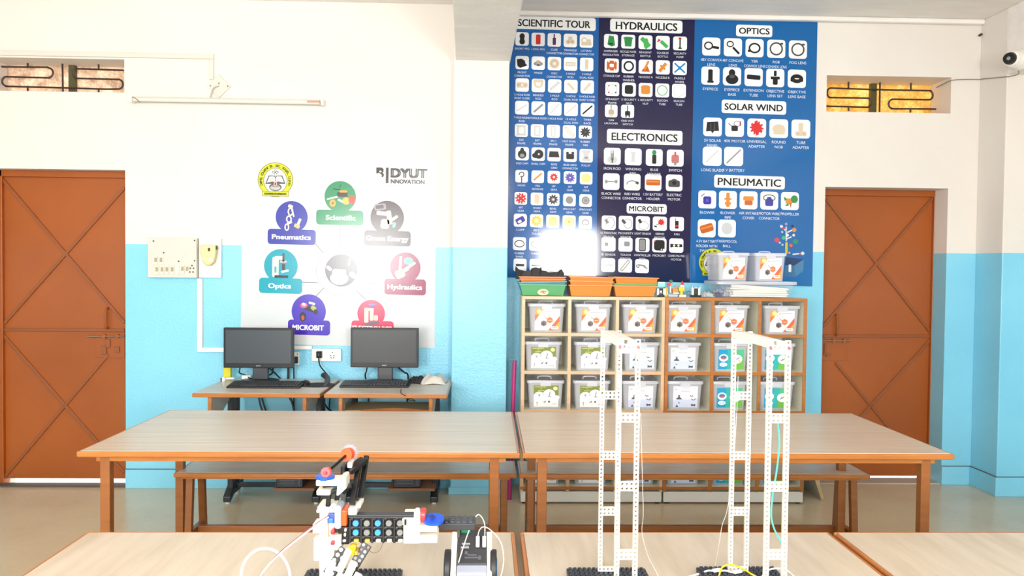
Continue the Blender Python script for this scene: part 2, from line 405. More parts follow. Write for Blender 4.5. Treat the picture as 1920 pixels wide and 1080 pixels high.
# ------------------------------------------------------------------ doors
def door(n, x0, x1, z0, z1, Y, lines, swing, plate, handle, rod, hasp):
    root = T('door_%d' % n, None, None, ((x0+x1)/2, Y, 0), kind='structure')
    MB().box((x0+.03, Y, z0), (x1-.03, Y+.03, z1-.03)).build('leaf', DOOR, root, bevel=.003)
    f = MB(); f.box((x0, Y-.03, 0), (x0+.035, Y+.05, z1)); f.box((x1-.035, Y-.03, 0), (x1, Y+.05, z1)); f.box((x0, Y-.03, z1-.045), (x1, Y+.05, z1))
    f.build('frame', DOOR, root, bevel=.003)
    for (a, b, c, d) in lines:
        p, q = W(a, b, Y), W(c, d, Y)
        MB().bar(p-Vector((0, .006, 0)), q-Vector((0, .006, 0)), .012, .020, upv=(0, 1, 0) if False else (0, 0, 1)).build('brace', BRACE, root, bevel=.002)
    a = W(plate[0], plate[1], Y); b = W(plate[2], plate[3], Y)
    MB().box((a.x, Y-.006, a.z), (b.x, Y, b.z)).build('lock_plate', DOOR, root, bevel=.002)
    a = W(handle[0], handle[1], Y); b = W(handle[2], handle[3], Y)
    h = MB(); h.tube([(a.x, Y, a.z), (a.x, Y-.035, a.z-.012), (b.x, Y-.035, b.z+.012), (b.x, Y, b.z)], .009); h.build('handle', DOOR, root, smooth=True)
    a = W(rod[0], rod[1], Y-.02); b = W(rod[2], rod[3], Y-.02)
    r = MB(); r.cyl(a, b, .007); r.build('bolt', M('#9a7a62', .35, .6), root, smooth=True)
    g = MB()
    for q in (.45, .8): c = a.lerp(b, q); g.box((c.x-.01, Y-.03, c.z-.014), (c.x+.01, Y, c.z+.014))
    g.build('bolt_bracket', DOOR, root, bevel=.002)
    h = MB()
    for (xa, ya, xb, yb) in hasp:
        a = W(xa, ya, Y-.01); b = W(xb, yb, Y-.01); h.box((a.x, Y-.018, a.z), (b.x, Y-.006, b.z))
    h.build('hasp', BRACE, root, bevel=.002)
    return root
door(1, D1X0, D1X1, .035, D1Z, 5.675, [(2, 332, 234, 605), (234, 352, 2, 614), (0, 618, 234, 619), (2, 622, 234, 886), (2, 903, 204, 664)], 1,
     (180, 622, 234, 671), (203, 578, 203, 615), (164, 631, 234, 630), [(198, 636, 207, 652), (190, 648, 200, 664), (215, 650, 224, 661)])
door(2, D2X0, D2X1+.03, .012, D2Z, 5.885, [(1549, 374, 1748, 628), (1754, 364, 1542, 612), (1542, 630, 1748, 630), (1748, 632, 1600, 796), (1566, 680, 1734, 884)], 1,
     (1539, 640, 1588, 676), (1566, 590, 1566, 628), (1538, 639, 1594, 639), [(1545, 644, 1549, 666), (1549, 662, 1557, 668)])
# thresholds
MB().box((D1X0, YL+.01, 0), (D1X1, YL+.10, .010)).build('sill_left_door', M('#5a5046', .6), kind='structure')
MB().box((D2X0, YR+.02, 0), (D2X1, YR+.16, .006)).build('sill_right_door', M('#b9b2a6', .2), kind='structure')

# ------------------------------------------------------------------ ventilator windows
def vent(n, v, Y, Yg, glass, bars, mull):
    x0, x1, z0, z1 = v; root = T('window_%d' % n, None, None, ((x0+x1)/2, Yg, z0), kind='structure')
    MB().box((x0, Yg+.02, z0-.01), (x1, Yg+.026, z1+.01)).build('pane', glass, root)
    a = W(mull[0], mull[1], Yg); MB().box((a.x-.022, Yg-.02, z0), (a.x+.022, Yg+.015, z1)).build('mullion', M('#4e4a26', .5), root)
    for pts in bars:
        MB().tube([W(x, y, Yg-.05) for x, y in pts], .0065, 6, sub=5).build('grille_bar', M('#3c2c26', .5), root, smooth=True)
def S_bar(xl, xr, y0, y1, y2, r, flip):      # a flat rod bent into an S
    P = []
    return P
def arc(cx, cy, rx, ry, a0, a1, n=7): return [(cx+rx*math.cos(R(a0+(a1-a0)*i/n)), cy+ry*math.sin(R(a0+(a1-a0)*i/n))) for i in range(n+1)]
YG1, YG2 = YL+.20, YR+.24
vent(1, V1, YL, YG1, vent_glass('pebbled_glass_pink', ('#b8a290', '#f0ddca', '#fdf4ea')),
     [[(-60, 123), (0, 125), (60, 126)]+[(60, 126), (88, 126)]+arc(90, 136.5, 9.5, 9.5, -90, 90)+[(88, 146), (18, 144)]+arc(14, 152.5, 10, 9, -90, -270)+[(18, 162), (130, 165), (190, 167), (220, 167)]+arc(222, 158, 8.5, 9, 90, -90)+[(218, 149), (146, 147)]+arc(144, 138.5, 7, 9, 90, 270)+[(150, 129), (232, 132)],
      [(52, 110), (52, 125)], [(117, 112), (118, 173)], [(185, 114), (185, 129)], [(52, 163), (52, 172)], [(185, 167), (185, 175)]], (137, 145))
vent(2, V2, YR, YG2, vent_glass('pebbled_glass_amber', ('#c8a460', '#f2d090', '#fff0c8')),
     [[(1556, 165), (1640, 168), (1738, 170)]+arc(1742, 178.5, 7, 8.5, -90, 90)+[(1738, 187), (1676, 186)]+arc(1674, 195, 8, 8.5, -90, -270)+[(1678, 204), (1764, 205), (1764, 212)],
      [(1556, 165)]+arc(1556, 174, 5, 8.5, -90, -270)+[(1560, 183), (1622, 184)]+arc(1626, 192.5, 7, 8.5, -90, 90)+[(1622, 201), (1548, 199)],
      [(1591, 152), (1591, 165)], [(1650, 154), (1649, 210)], [(1708, 156), (1708, 170)], [(1591, 199), (1591, 208)], [(1707, 204), (1707, 211)]], (1636, 185))

# ================================================================== WALL FITTINGS (left)
def plate_px(mb, x0, y0, x1, y1, Y, d, k=None):
    a = W(x0, y0, Y); b = W(x1, y1, Y); return mb.box((a.x, Y-d, b.z), (b.x, Y, a.z), k)
# conduits (PVC casing)
TR = M('#dcd5ca', .4)
mb = MB(); a = W(-60, 96, YL); b = W(402, 107, YL); mb.box((a.x, YL-.016, b.z-.016), (b.x, YL, b.z+.018)); c = W(397, 150, YL); mb.box((b.x-.034, YL-.0155, c.z), (b.x-.001, YL, b.z-.0165))
mb.build('cable_conduit', TR, label='white cable casing along the top of the left ventilator, turning down to the junction plate', cat='conduit', bevel=.003)
mb = MB(); a = W(371, 522, YL); b = W(381, 658, YL); mb.box((a.x, YL-.018, b.z+.0245), (b.x, YL, a.z)); c = W(470, 656, YL); mb.box((a.x, YL-.0182, b.z-.006), (c.x, YL, b.z+.024))
mb.build('cable_conduit', M('#efece6', .4), label='white cable casing dropping from the switchboard and turning behind the left monitor', cat='conduit', bevel=.003)
mb = MB(); a = W(540, 648, YL); b = W(586, 655, YL); mb.box((a.x, YL-.022, b.z), (b.x, YL-.006, a.z))
mb.build('cable_conduit', M('#efece6', .4), label='short white cable casing between the two wall sockets under the light grey poster', cat='conduit', bevel=.002)
# diamond junction plate
c = W(411, 162, YL); r = .082
jp = T('junction_plate', 'white square plate turned on its corner above the tube light', 'junction box', (c.x, YL, c.z))
MB().prism([(c.x-r, YL-.012, c.z), (c.x, YL-.012, c.z+r), (c.x+r, YL-.012, c.z), (c.x, YL-.012, c.z-r)], (0, .012, 0)).build('cover', M('#dad3c8', .4), jp, bevel=.003)
mb = MB()
for dx, dz in ((-.055, 0), (.062, 0), (.002, .018)): mb.cyl((c.x+dx, YL-.015, c.z+dz), (c.x+dx, YL-.010, c.z+dz), .005, n=8)
mb.build('screw', M('#77706a', .4, .6), jp)
MB().tube([(c.x+.004, YL-.013, c.z), (c.x-.03, YL-.03, c.z-.02), (c.x-.055, YL-.025, c.z-.09)], .004).build('wire', M('#b7b2a8', .5), jp, smooth=True)
# tube light
a, b = W(247, 189, YL), W(613, 192, YL)
tl = T('tube_light', 'unlit white fluorescent tube on the wall left of the beam', 'lamp', ((a.x+b.x)/2, YL, a.z))
MB().box((a.x+.02, YL-.030, a.z-.004), (b.x-.02, YL-.003, a.z+.024)).build('batten', M('#d0cdc4', .4), tl, bevel=.003)
MB().cyl((a.x+.035, YL-.056, a.z-.002), (b.x-.035, YL-.056, a.z-.004), .0135, n=16).build('tube', M('#dedcd2', .12), tl, smooth=True)
for x, nm in ((a.x+.012, 'end'), (b.x-.03, 'end')):
    MB().box((x, YL-.072, a.z-.022), (x+.02, YL-.003, a.z+.022)).build('end_cap', M('#f1ede2', .35), tl, bevel=.003)
mb = MB(); mb.cyl((b.x-.12, YL-.056, a.z-.003), (b.x-.035, YL-.056, a.z-.003), .0138, n=16); mb.build('end_mark', M('#c99b86', .4), tl, smooth=True)
mb = MB(); mb.tube([(a.x+.03, YL-.06, a.z+.014), (a.x+.06, YL-.075, a.z), (a.x+.08, YL-.06, a.z-.022)], .003); mb.build('tie', M('#8a847a', .5), tl)
# switchboard
sb = T('switchboard', 'weathered off-white switchboard with two rows of switches beside the left door', 'switchboard', W(328, 522, YL))
mb = MB(); plate_px(mb, 283, 446, 374, 521, YL, .055); mb.build('board', M('#d3d0c6', .55, bump=.2, bscale=30), sb, bevel=.004)
def switch(x, y):
    s0 = MB(); plate_px(s0, x-4, y-8, x+4, y+8, YL-.055, .006); p = s0.build('switch', M('#e6dfca', .4), sb, bevel=.002)
    s1 = MB(); plate_px(s1, x-2.3, y-5, x+2.3, y+3, YL-.061, .005); s1.build('rocker', M('#a99f8a', .4), p, bevel=.001)
for x, y in ((292, 488), (302, 488), (294, 506), (304, 506), (313, 506), (323, 506), (342, 505), (351, 505)): switch(x, y)
mb = MB(); plate_px(mb, 329, 497, 336, 515, YL-.055, .006); mb.build('indicator', M('#f1ecd2', .4), sb, bevel=.002)
mb = MB()
for x, y in ((360, 498), (363, 503), (357, 503), (362, 510), (356, 510)): c = W(x, y, YL-.055); mb.cyl((c.x, YL-.0565, c.z), (c.x, YL-.054, c.z), .006, n=8)
mb.build('socket_hole', M('#5c564c', .6), sb)
mb = MB()
for x, y in ((288, 452), (365, 451), (307, 474), (335, 490), (365, 489)): c = W(x, y, YL-.055); mb.cyl((c.x, YL-.058, c.z), (c.x, YL-.054, c.z), .0055, n=8)
mb.build('screw', M('#5a544c', .5, .5), sb)
# meter
me_ = T('meter_box', 'cream plastic box on a white backing board right of the switchboard', 'electric box', W(396, 521, YL))
mb = MB(); plate_px(mb, 375, 447, 417, 521, YL, .025); mb.build('backing_board', M('#eae6df', .45), me_, bevel=.004)
P = [(380, 459), (409, 459), (409, 475), (405, 492), (398, 498), (390, 498), (384, 491), (380, 475)]
mb = MB(); mb.prism([W(x, y, YL-.025) for x, y in P], (0, -.05, 0)); mb.build('cover', M('#e0cd9c', .4), me_, bevel=.008)
mb = MB(); plate_px(mb, 390, 465, 394, 471, YL-.075, .002); mb.build('slot', M('#3c352a', .6), me_)
mb = MB(); plate_px(mb, 405, 461, 408, 468, YL-.07, .006); mb.build('slot', M('#3c352a', .6), me_)
c = W(395, 487, YL-.075); mb = MB(); mb.cyl((c.x, YL-.079, c.z), (c.x, YL-.074, c.z), .016, n=16); mb.build('button', M('#efe3c0', .4), me_, smooth=True)
# sockets
def socket(x0, y0, x1, y1, label, plug, holes):
    rt = T('wall_socket', label, 'socket', W((x0+x1)/2, y1, YL)); mb = MB(); plate_px(mb, x0, y0, x1, y1, YL, .03); mb.build('plate', M('#f1efe9', .35), rt, bevel=.004)
    mb = MB()
    for x, y in holes: c = W(x, y, YL-.03); mb.cyl((c.x, YL-.0312, c.z), (c.x, YL-.0295, c.z), .0045, n=8)
    mb.build('socket_hole', M('#5a5852', .6), rt)
    return rt
socket(586, 653, 641, 677, 'wide white wall socket between the monitors with a black plug in it', 1, [(623, 661), (620, 667), (626, 667), (621, 671), (626, 671)])
socket(549, 660, 563, 684, 'small white wall socket half hidden by the right edge of the left monitor', 1, [(558, 664)])
def plug(x, y, pts, label):
    r_ = T('power_plug', label, 'plug', W(x, y, YL-.05)); c = W(x, y, YL-.05)
    mb = MB(); mb.loft([[c+Vector((sx*w, -d, sz*h)) for sx, sz in ((-1, -1), (1, -1), (1, 1), (-1, 1))] for d, w, h in ((-.019, .020, .024), (.006, .018, .022), (.022, .010, .014))])
    mb.build('plug_body', BLACK_P, r_, bevel=.004)
    MB().tube([c+Vector((0, -.015, -.012))]+[Vector(p) for p in pts], .0045).build('cord', BLACK_P, r_, smooth=True)
plug(598, 665, [W(600, 685, YL-.06), W(609, 697, 5.45), W(618, 708, 5.42)], 'black plug in the wide wall socket with its cord falling to the desk')
plug(553, 675, [W(551, 690, YL-.06), W(551, 712, 5.52), Vector((W(551, 740, 5.52).x, 5.52, .45))], 'black plug in the small wall socket beside the left monitor')

# ================================================================== LEFT POSTER
PLY = YL-.004
def fnL(x, y, z): p = W(x, y, PLY); p.y = PLY-.0003*z-.0003; return p
def ink(h, rough=.3): return M(h, rough, spec=.45, key=('ink', h, rough))
pc = W(635, 650, YL)
pl = T('poster', 'light grey poster of seven coloured topic badges around a ring, above the monitors', 'poster', (pc.x, YL, pc.z))
SL = .0265; GR = .2
mb = MB(); q = [W(455, 292, PLY), W(818, 302, PLY), W(815, 653, PLY), W(451, 643, PLY)]
mb.prism([Vector((p.x, PLY, p.z)) for p in q], (0, .0038, 0)); mb.build('sheet', ink('#d5d8da', GR), pl)
wi = ink('#f6f6f4', GR); gl = ink('#5c6064', GR)
P0 = Print(fnL, SL)
for (a, b, c, d) in ((637, 420, 638, 465), (590, 456, 606, 474), (566, 529, 596, 530), (592, 556, 607, 540), (682, 530, 721, 531), (668, 545, 686, 562), (690, 462, 672, 480)):
    P0.line(a, b, c, d, 1.3, gl, 1)
P0.ell(639.6, 507.8, 46.5, 46.5, ink('#8f9396', GR), 2, 48); P0.ell(639.6, 507.8, 45.4, 45.4, ink('#f4f4f4', GR), 3, 48)
P0.ell(640, 507, 30.5, 30.5, ink('#4c4850', GR), 4, 40)
P0.ell(636, 522, 17, 12, wi, 5); P0.rrect(636, 510, 26, 10, 4, wi, 6); P0.rrect(617, 503, 12, 6, 3, wi, 6, 40); P0.rrect(662, 516, 16, 9, 4, wi, 6, 35); P0.rrect(655, 492, 3, 14, 1.4, wi, 5, 8)
P0.build('centre_ring_print', pl)
def badge(name, cx, cy, r, x0, y0, x1, y1, colr, txt, tx, th, tw, art):
    p = Print(fnL, SL); c = ink(colr, GR)
    p.ell(cx, cy, r, r, c, 7, 40); p.rrect((x0+x1)/2, (y0+y1)/2, x1-x0, y1-y0, 6, c, 8)
    for a in art:
        kind, col, *v = a
        if kind == 'r': p.rrect(cx+v[0], cy+v[1], v[2], v[3], min(v[2], v[3])*.3, ink(col, GR), 9+v[5] if len(v) > 5 else 9, v[4] if len(v) > 4 else 0)
        elif kind == 'e': p.ell(cx+v[0], cy+v[1], v[2], v[3], ink(col, GR), 9+(v[4] if len(v) > 4 else 0), 20)
        elif kind == 'o': p.ann(cx+v[0], cy+v[1], v[2], v[3], v[4], ink(col, GR), 11, 20)
    p.text(txt, tx, (y0+y1)/2+(0 if txt.isupper() else 0), th, ink('#ffffff', GR), 12, tw, .035)
    p.build('badge_print', pl)
badge('s', 638, 369, 29.5, 593, 394, 681, 422, '#1f8a5c', 'Scientific', 639, 9, 56,
      [('r', '#e8e2d4', -14, 2, 22, 3, -15), ('r', '#3a2a22', 4, -4, 20, 9, 0, 1), ('r', '#d9a03c', 6, -10, 14, 4, 0, 2), ('r', '#22201e', -6, -14, 14, 2, 5, 2), ('e', '#caa23c', -14, 12, 6, 7, 2), ('e', '#7a5c22', -14, 12, 2, 2.4, 3), ('e', '#d6b24a', 11, 8, 7, 7, 2), ('e', '#e0443a', 22, 6, 6.5, 8, 3), ('r', '#f0e6d0', 2, 8, 14, 4, 25, 1), ('r', '#2c4a3c', 0, -20, 2, 6, 20, 1)])
badge('p', 547, 407, 30, 502, 430, 592, 458.5, '#3a3fa4', 'Pneumatics', 546.5, 9, 73,
      [('r', '#efe4c8', -2, -20, 9, 6, 20), ('o', '#efe4c8', -2, -10, 5.5, 8, 2.5), ('r', '#efe4c8', 2, -9, 3, 18, -15, 1), ('o', '#efe4c8', -5, 4, 5.5, 7, 2.6), ('r', '#efe4c8', -4, 11, 10, 4, -25, 1), ('o', '#efe4c8', -9, 19, 4.5, 7, 2.4), ('r', '#efe4c8', 14, 9, 5, 13, 22, 1), ('r', '#cdb98a', 10, 17, 11, 7, 25, 2)])
badge('g', 726, 408, 31.5, 683, 432.6, 770, 461.5, '#3c3234', 'Green Energy', 726, 9, 80,
      [('r', '#8f8088', -13, -20, 22, 12, -8), ('r', '#3f363c', -14, -20, 15, 7, -8, 1), ('r', '#b5a5b0', -10, -8, 20, 8, 5, 1), ('r', '#e8d8b4', 4, 0, 9, 26, -8, 2), ('r', '#efe0bc', -4, 12, 16, 18, 4, 2), ('r', '#e8d8b4', 14, 1, 14, 5, -35, 3), ('r', '#c99c84', -2, 10, 6, 6, 0, 4), ('r', '#5aa0e0', 13, 14, 6, 10, 10, 3)])
badge('o', 526.7, 498.5, 31.5, 486, 521.5, 566.7, 550, '#1f9fb4', 'Optics', 524.5, 9, 43,
      [('r', '#e8e2d4', -10, 2, 12, 38, 0), ('r', '#2fa6b8', -10, 7, 4, 12, 0, 1), ('r', '#e8e2d4', -2, -15, 18, 7, 0, 1), ('r', '#5a5060', 5, -16, 4, 16, 0, 2), ('r', '#d8b8b0', 5, -8, 13, 4, 0, 2), ('r', '#4a4650', 5, 2, 6, 12, 0, 2), ('r', '#f0ece4', 8, 10, 14, 4, -15, 3), ('r', '#34323c', 1, 20, 26, 5, 0, 2)])
badge('h', 760, 501.5, 28.5, 720.7, 523, 798.5, 553, '#8f2850', 'Hydraulics', 759, 9, 65,
      [('r', '#d8d0d0', -9, -8, 5, 26, 3), ('r', '#e8dc9c', -10, 12, 18, 16, -25, 1), ('e', '#62c49a', 6, -12, 9, 7, 2), ('r', '#ecdcb4', 8, -2, 26, 5, -35, 3), ('r', '#ecd4a8', 0, 5, 14, 6, -30, 2)])
badge('m', 579, 583.7, 32, 540, 600, 619, 628, '#4a2fb4', 'MICROBIT', 578, 9.5, 59,
      [('r', '#2c2a2e', 2, -5, 20, 10, 20), ('r', '#a8b45c', 9, -6, 10, 8, 40, 1), ('r', '#f0ece4', 6, -15, 12, 4, 15, 2), ('e', '#d85a78', -9, -11, 7, 5, 1), ('r', '#e8d8e0', -9, -13, 7, 5, 20, 2), ('e', '#2a2428', -11, 10, 6, 9, 1), ('e', '#b8502c', -11, 12, 3, 5, 2), ('e', '#2a2428', 13, 1, 4, 5, 2)])
badge('e', 696, 588, 25.8, 659, 601.5, 738, 630, '#d8345c', 'ELECTRONICS', 698, 9.5, 74,
      [('r', '#f0e0c4', -9, 4, 8, 26, 0), ('r', '#f0e0c4', 1, 2, 7, 22, 0, 1), ('r', '#e8d4bc', -4, -8, 18, 5, 3, 2), ('r', '#6a5ac8', 2, -16, 8, 6, 0, 2), ('r', '#8c7ad0', 2, -17, 13, 2, 0, 3), ('r', '#d8c4b8', 9, 8, 8, 10, 0, 2), ('r', '#6a6478', 2, 18, 26, 5, -8, 2)])
# school crest
def crest(p, cx, cy, s, z, full=True):
    ol = ink('#6a6a2c', GR); ye = ink('#d2d42e', GR); wh = ink('#ecebe6', GR); gk = ink('#55555a', GR)
    p.ell(cx, cy, 33*s, 32.5*s, ol, z, 40); p.ell(cx, cy, 32*s, 31.5*s, ye, z+1, 40)
    p.ell(cx, cy+2*s, 22.3*s, 24.3*s, ol, z+2, 40); p.ell(cx, cy+2*s, 21.3*s, 23.3*s, wh, z+3, 40)
    p.rrect(cx, cy+26.5*s, 50*s, 9*s, .5, ol, z+4); p.rrect(cx, cy+26.5*s, 48.5*s, 7.6*s, .5, ye, z+5)
    p.rrect(cx, cy+26.5*s, 42*s, 4*s, .5, ink('#8f9420', GR), z+6)
    p.poly([(cx-19*s, cy+8*s), (cx-13*s, cy-8*s), (cx-4*s, cy-8*s), (cx, cy-5*s), (cx+4*s, cy-8*s), (cx+13*s, cy-8*s), (cx+19*s, cy+8*s)], gk, z+4)
    p.poly([(cx-16*s, cy+5.5*s), (cx-11.5*s, cy-6*s), (cx-4*s, cy-6.5*s), (cx-.6*s, cy-4*s), (cx-.6*s, cy+4*s), (cx-6*s, cy+3.4*s)], wh, z+5)
    p.poly([(cx+16*s, cy+5.5*s), (cx+11.5*s, cy-6*s), (cx+4*s, cy-6.5*s), (cx+.6*s, cy-4*s), (cx+.6*s, cy+4*s), (cx+6*s, cy+3.4*s)], wh, z+5)
    for q in range(4):
        for sg in (-1, 1): p.line(cx+sg*(3+q*2.6)*s, cy-5*s, cx+sg*(3+q*3.1)*s, cy+3*s, .7*s, ink('#a0a0a4', GR), z+6)
    p.rrect(cx, cy-12*s, 4.2*s, 14*s, 1*s, gk, z+6); p.rrect(cx, cy-14*s, 12*s, 4.2*s, 1*s, gk, z+7); p.rrect(cx, cy-12*s, 2.4*s, 12.2*s, .6*s, wh, z+8); p.rrect(cx, cy-14*s, 10.2*s, 2.4*s, .6*s, wh, z+8)
    p.ell(cx, cy+14*s, 11.6*s, 7.4*s, gk, z+6, 24); p.ell(cx, cy+15*s, 9.6*s, 4.6*s, ink('#bdbdb6', GR), z+7, 24); p.ell(cx, cy+11.6*s, 8*s, 2.2*s, ink('#8a8a86', GR), z+8)
    p.ell(cx, cy+8*s, 3.4*s, 4.6*s, ink('#f0b8bc', GR), z+9, 16); p.ell(cx, cy+8*s, 1.6*s, 3*s, ink('#b8242c', GR), z+10, 12)
    st = 'CARMEL CONVENT SR. SEC. SCHOOL, UJJAIN'; tx = ink('#4c5210', GR)
    for i, ch in enumerate(st):
        if ch == ' ': continue
        a = R(196+148*i/(len(st)-1)) if False else R(162+216*i/(len(st)-1))
        p.text(ch, cx+27.3*s*math.cos(a), cy+1+27.3*s*math.sin(a), 4.4*s, tx, z+11, None, .03, a+math.pi/2)
    p.text('ILLUMINE, ILLUMINATE', cx, cy+26.5*s, 3*s, ink('#34380c', GR), z+12, 40*s, .02)
P0 = Print(fnL, SL); crest(P0, 516.5, 337, 1.0, 1); P0.build('crest_print', pl)
P0 = Print(fnL, SL); bk = ink('#2a2624', GR)
# company logo lettering
P0.poly([(705.6, 314), (716, 314), (719.3, 317), (719.3, 321), (717.6, 323.6), (719.8, 327), (719.6, 330), (717, 332.4), (715.4, 332), (716, 328.8), (713, 325.2), (709, 324.4), (705.6, 325.6)], bk, 1)
P0.ell(713.2, 321.6, 2.2, 1.6, ink('#e4e5e4', GR), 2, 14); P0.rrect(726, 328.8, 5, 29, .4, bk, 1)
P0.text('DYUT', 767, 324.4, 17, bk, 1, 69, .062); P0.text('NNOVATION', 764.5, 340.6, 7.6, bk, 1, 64, .05)
st = 'THYNK LIMITLESS'
for i, ch in enumerate(st):
    if ch != ' ': P0.text(ch, 724.5+71*i/(len(st)-1), 348.2+.03*71*i/(len(st)-1)*.5, 3.4, ink('#8b8b8b', GR), 1, None, .0)
P0.build('logo_print', pl)

# ================================================================== RIGHT POSTER
PRY = YR-.004; GP = .09
def fnR(x, y, z): p = W(x, y, PRY); p.y = PRY-.0003*z-.0003; return p
def ik(h): return ink(h, GP)
pc = W(1240, 530, YR)
pr = T('poster', 'tall blue and purple parts chart with rows of white picture tiles, above the shelves', 'poster', (pc.x, YR, pc.z))
def quadY(mb, pts, Y, d): mb.prism([Vector((p.x, Y, p.z)) for p in [W(x, y, Y) for x, y in pts]], (0, d, 0))
for pts, c, lb in (([(957, 19), (1123, 24.5), (1118, 525), (949, 520)], '#165ca2', 'blue panel'), ([(1123, 24.5), (1303, 31), (1293, 530), (1118, 525)], '#1d1a44', 'dark purple panel'), ([(1303, 31), (1533, 40), (1523, 537), (1293, 530)], '#0f62a6', 'blue panel')):
    mb = MB(); quadY(mb, pts, PRY, .0038); mb.build('panel', ik(c), pr, label=lb)
SLR = .03
WHT = '#f3f3f4'
def heading(txt, x0, x1, yc, h, tx0, tx1, th):
    p = Print(fnR, SLR); p.rrect((x0+x1)/2, yc, x1-x0, h, 4.5, ik(WHT), 1); p.text(txt, (tx0+tx1)/2, yc, th, ik('#17171a'), 2, tx1-tx0, .022); p.build('heading', pr)
heading('SCIENTIFIC TOUR', 962, 1117, 44, 24, 971, 1107, 13.5)
heading('HYDRAULICS', 1144, 1279.5, 49, 24, 1154.5, 1270, 14.5)
heading('ELECTRONICS', 1138, 1279.5, 257, 27, 1146.5, 1270.5, 14.5)
heading('MICROBIT', 1175, 1250, 391.5, 19, 1179.5, 1244.5, 10)
heading('OPTICS', 1380, 1448, 58, 22, 1385.5, 1443, 11.5)
heading('SOLAR WIND', 1353, 1474, 201, 25, 1358.5, 1468, 12.5)
heading('PNEUMATIC', 1339, 1471.5, 341.5, 24, 1345.5, 1464.5, 14)
# colour words for the little pictures
K = dict(k='#1f1f22', d='#4a4a4e', g='#8d8d90', l='#c9c9cb', b='#d9c7ad', t='#b9a88e', r='#d42a30', v='#5a2a6a', n='#2c8a4a', G='#48b058', o='#d98a3c', O='#c4622a', y='#e2c23c', Y='#ecd98a', u='#3a3aa4', c='#1f86c4', w='#e9e6e2', p='#c07070', P='#6a5ab4')
def tile(p, cx, cy, s, art, cap, capdy=None):
    p.rrect(cx, cy, s, s, s*.17, ik(WHT), 1)
    z = 2
    for a in art.split():
        # kind,colour,dx,dy,w,h,angle  in tenths of the tile half size
        f = a.split(','); kd, co = f[0][0], f[0][1]; v = [float(x)*s/20 for x in f[1:]]; c = ik(K[co])
        if kd == 'r': p.rrect(cx+v[0], cy+v[1], v[2], v[3], min(v[2], v[3])*.25, c, z, float(f[5]) if len(f) > 5 else 0)
        elif kd == 'e': p.ell(cx+v[0], cy+v[1], v[2], v[3], c, z, 18)
        elif kd == 'o': p.ann(cx+v[0], cy+v[1], v[2], v[3], v[4], c, z, 20)
        elif kd == 'x':
            n = 10
            p.poly(p.loc(cx+v[0], cy+v[1], [((v[2] if i % 4 < 2 else v[2]*.72)*math.cos(2*math.pi*i/(n*4)), (v[2] if i % 4 < 2 else v[2]*.72)*math.sin(2*math.pi*i/(n*4))) for i in range(n*4)]), c, z)
        elif kd == 'q': p.poly(p.loc(cx, cy, [(v[i], v[i+1]) for i in range(0, len(v), 2)]), c, z)
        z += 1
    ls = cap.split('/'); h = s*.15
    for i, l in enumerate(ls):
        if l:
            nw = text2d(l)[2]*h/.72; p.text(l, cx, cy+s*.5+h*1.5+i*h*1.75, h, ik('#e2e8f0'), 1, s*1.16 if nw > s*1.16 else None, .0)
def grid(rows):
    p = Print(fnR, SLR)
    for (x0, x1, n, y0, y1, s, tl) in rows:
        for i, (art, cap) in enumerate(tl):
            t = i/(n-1); tile(p, x0+(x1-x0)*t, y0+(y1-y0)*t, s, art, cap)
    p.build('picture_tiles', pr)
